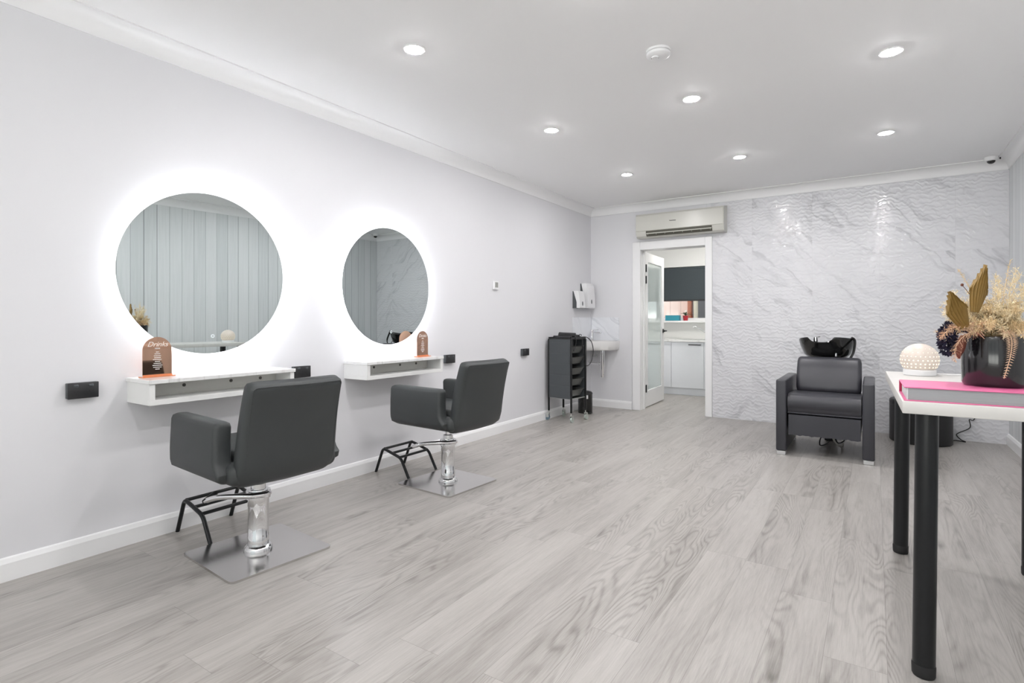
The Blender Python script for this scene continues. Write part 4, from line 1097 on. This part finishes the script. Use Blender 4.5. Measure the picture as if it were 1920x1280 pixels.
# rust leaf
b = B(); rows = []
for i in range(8):
    f = i/7; w = 0.017*math.sin(PI*(0.15+0.8*f))
    m = at(-0.135-0.016*f, -0.045, 0.165-0.075*f)
    rows.append([m-AR*w+AF*0.004, m+AF*-0.004, m+AR*w+AF*0.004])
loft(b, rows, closed=False); tube(b, [at(-0.02, -0.02, 0.11), at(-0.09, -0.040, 0.168), at(-0.135, -0.045, 0.165)], 0.0013, 6, 4)
o = tag(obj('rust_leaf', b, 'rust'), 'rust brown dried leaf curling over the left rim of the pot', 'dried leaf')
o.modifiers.new('thick', 'SOLIDIFY').thickness = 0.001
# small dark seed heads on thin stems
for a, c, z, lab in ((-0.105, 0.0, 0.325, 'tiny dark seed head on a stem left of the tall palm leaf'),):
    b = B(); tube(b, arc(a, c, z, 0.03), 0.0009, 5, 5); e = at(a, c, z)
    lathe(b, [(0, -0.005), (0.0035, -0.003), (0.0045, 0.0), (0.003, 0.004), (0, 0.005)], 10, e)
    tag(obj('seed_head', b, 'rust'), lab, 'seed head')

# ================================================================== KITCHEN
t = thing('kitchen_cabinet', 'white kitchen base cabinet seen through the open door', 'cabinet', (0, 8.42, 0))
b = B(); bx(b, -0.44, 2.4, 0.02, 0.575, 0.11, 0.815); obj('carcass', b, 'cabinet', t, smooth=False)
b = B(); bx(b, -0.44, 2.4, 0.045, 0.06, 0.0005, 0.11); obj('kickboard', b, 'cabinet', t, smooth=False)
for i, (x0, x1) in enumerate(((-0.44, 0.063), (0.067, 0.555), (0.559, 1.048), (1.052, 1.54))):
    b = B(); bx(b, x0, x1, 0.0, 0.0195, 0.115, 0.812, 0.0015, 1); dr = obj('cabinet_door', b, 'cabinet', t, smooth=False)
    b = B(); hx = 0.83 if i == 2 else x0+0.05
    tube(b, round_corners([(hx, 0.0, 0.775), (hx, -0.03, 0.775), (hx+0.17, -0.03, 0.775), (hx+0.17, 0.0, 0.775)], 0.008), 0.0065, 8); obj('handle', b, 'black_metal', dr)
b = B(); bx(b, -0.445, 2.42, 8.40, 8.997, 0.816, 0.846, 0.002, 1); tag(obj('worktop', b, 'slab'), 'grey-veined marble worktop under the kitchen window', 'worktop')
t = thing('kitchen_tap', 'slim chrome kitchen tap leaning up from the sink', 'tap', (1.10, 8.74, 0.8465))
b = B(); lathe(b, [(0, 0), (0.022, 0), (0.022, 0.05), (0, 0.055)], 20); obj('body', b, 'chrome', t)
b = B(); tube(b, [(0, 0, 0.04), (-0.06, -0.01, 0.075), (-0.17, -0.03, 0.155), (-0.25, -0.04, 0.20), (-0.275, -0.045, 0.197), (-0.28, -0.046, 0.185)], 0.010, 12, 5); obj('spout', b, 'chrome', t)
t = thing('sink', 'stainless drop-in sink in the kitchen worktop', 'sink', (1.08, 8.66, 0.8465))
b = B(); r = lambda w, h, z: [(p[0], p[1], z) for p in rrect(w, h, 0.04, 4)]
loft(b, [r(0.94, 0.40, 0.0), r(0.94, 0.40, 0.0022), r(0.91, 0.37, 0.0022), r(0.90, 0.36, 0.0008)]); obj('rim', b, 'zinc', t, smooth=False)
t = thing('roller_blind', 'charcoal roller blind half lowered over the kitchen window', 'blind', (WX0+0.005, KYF+0.02, 1.47))
BW = WX1-WX0-0.01
b = B(); bx(b, 0, BW, 0, 0.003, 0.012, 0.525); obj('fabric', b, 'blind', t, smooth=False)
b = B(); bx(b, 0, BW, -0.006, 0.010, -0.010, 0.014, 0.003, 1); obj('bottom_rail', b, 'black_plastic', t)
b = B(); cyl(b, (0, 0.012, 0.525), (BW, 0.012, 0.525), 0.020, n=18); obj('roller', b, 'blind', t)
t = thing('tissue_box', 'teal box on the kitchen window sill', 'box', (0.42, KYF-0.045, WZ0+0.0005))
b = B(); bx(b, -0.115, 0.115, -0.045, 0.045, 0, 0.088, 0.003, 1); obj('carton', b, 'teal', t)
t = thing('potted_orchid', 'little orchid in a red pot on the kitchen window sill', 'potted plant', (0.625, KYF-0.045, WZ0+0.0005))
b = B(); lathe(b, [(0, 0), (0.034, 0), (0.044, 0.078), (0.046, 0.082), (0.041, 0.082), (0.038, 0.070), (0, 0.070)], 24); pt = obj('pot', b, 'red', t)
b = B(); lathe(b, [(0, 0.0702), (0.037, 0.0702), (0.03, 0.075), (0, 0.077)], 16); obj('soil', b, 'soil', t)
for an, l, h in ((170, 0.09, 0.10), (150, 0.06, 0.13), (20, 0.10, 0.05), (-20, 0.08, 0.09), (80, 0.05, 0.15), (250, 0.06, 0.12)):
    b = B(); d = Vector((math.cos(R(an)), math.sin(R(an)), 0)); rows = []; sd = d.cross(UP)
    for i in range(7):
        f = i/6; w = 0.014*math.sin(PI*(0.08+0.9*f)); p = d*(l*f)+UP*(0.074+h*(f-0.75*f*f)*1.3)
        rows.append([p-sd*w+UP*0.003, p, p+sd*w+UP*0.003])
    loft(b, rows, closed=False); o = obj('leaf', b, 'leaf', t); o.modifiers.new('thick', 'SOLIDIFY').thickness = 0.0015
b = B(); tube(b, [(0, 0, 0.074), (0.01, 0, 0.14), (-0.005, -0.01, 0.175)], 0.002, 6, 4); st = obj('stem', b, 'leaf', t)
b = B()
for k in range(5):
    a = 2*PI*k/5; c0 = Vector((0.004, -0.012, 0.155)); u = Vector((math.cos(a), -0.2, math.sin(a)))
    loft(b, [[c0, c0+u*0.001, c0+u*0.0005+Vector((0, .0005, 0))], [c0+u*0.012+Vector((u.z, 0, -u.x))*0.008, c0+u*0.014, c0+u*0.012-Vector((u.z, 0, -u.x))*0.008], [c0+u*0.022, c0+u*0.0225, c0+u*0.022+Vector((0, .0005, 0))]], cap=True)
obj('flower', b, 'petal', t)
# kitchen ceiling light
t = thing('kitchen_ceiling_light', 'round ceiling light in the kitchen, above the door head', 'ceiling light', (1.3, 7.9, KZ))
b = B(); lathe(b, [(0.12, -0.0005), (0.125, -0.02), (0.14, -0.02), (0.14, -0.0005)], 36); obj('rim', b, 'white_plastic', t)
M['kitchen_lens'] = emission('kitchen_lens', (1.0, 0.98, 0.93), KLAMP)
b = B(); lathe(b, [(0, -0.015), (0.121, -0.015), (0.121, -0.003), (0, -0.003)], 36); obj('lens', b, 'kitchen_lens', t)
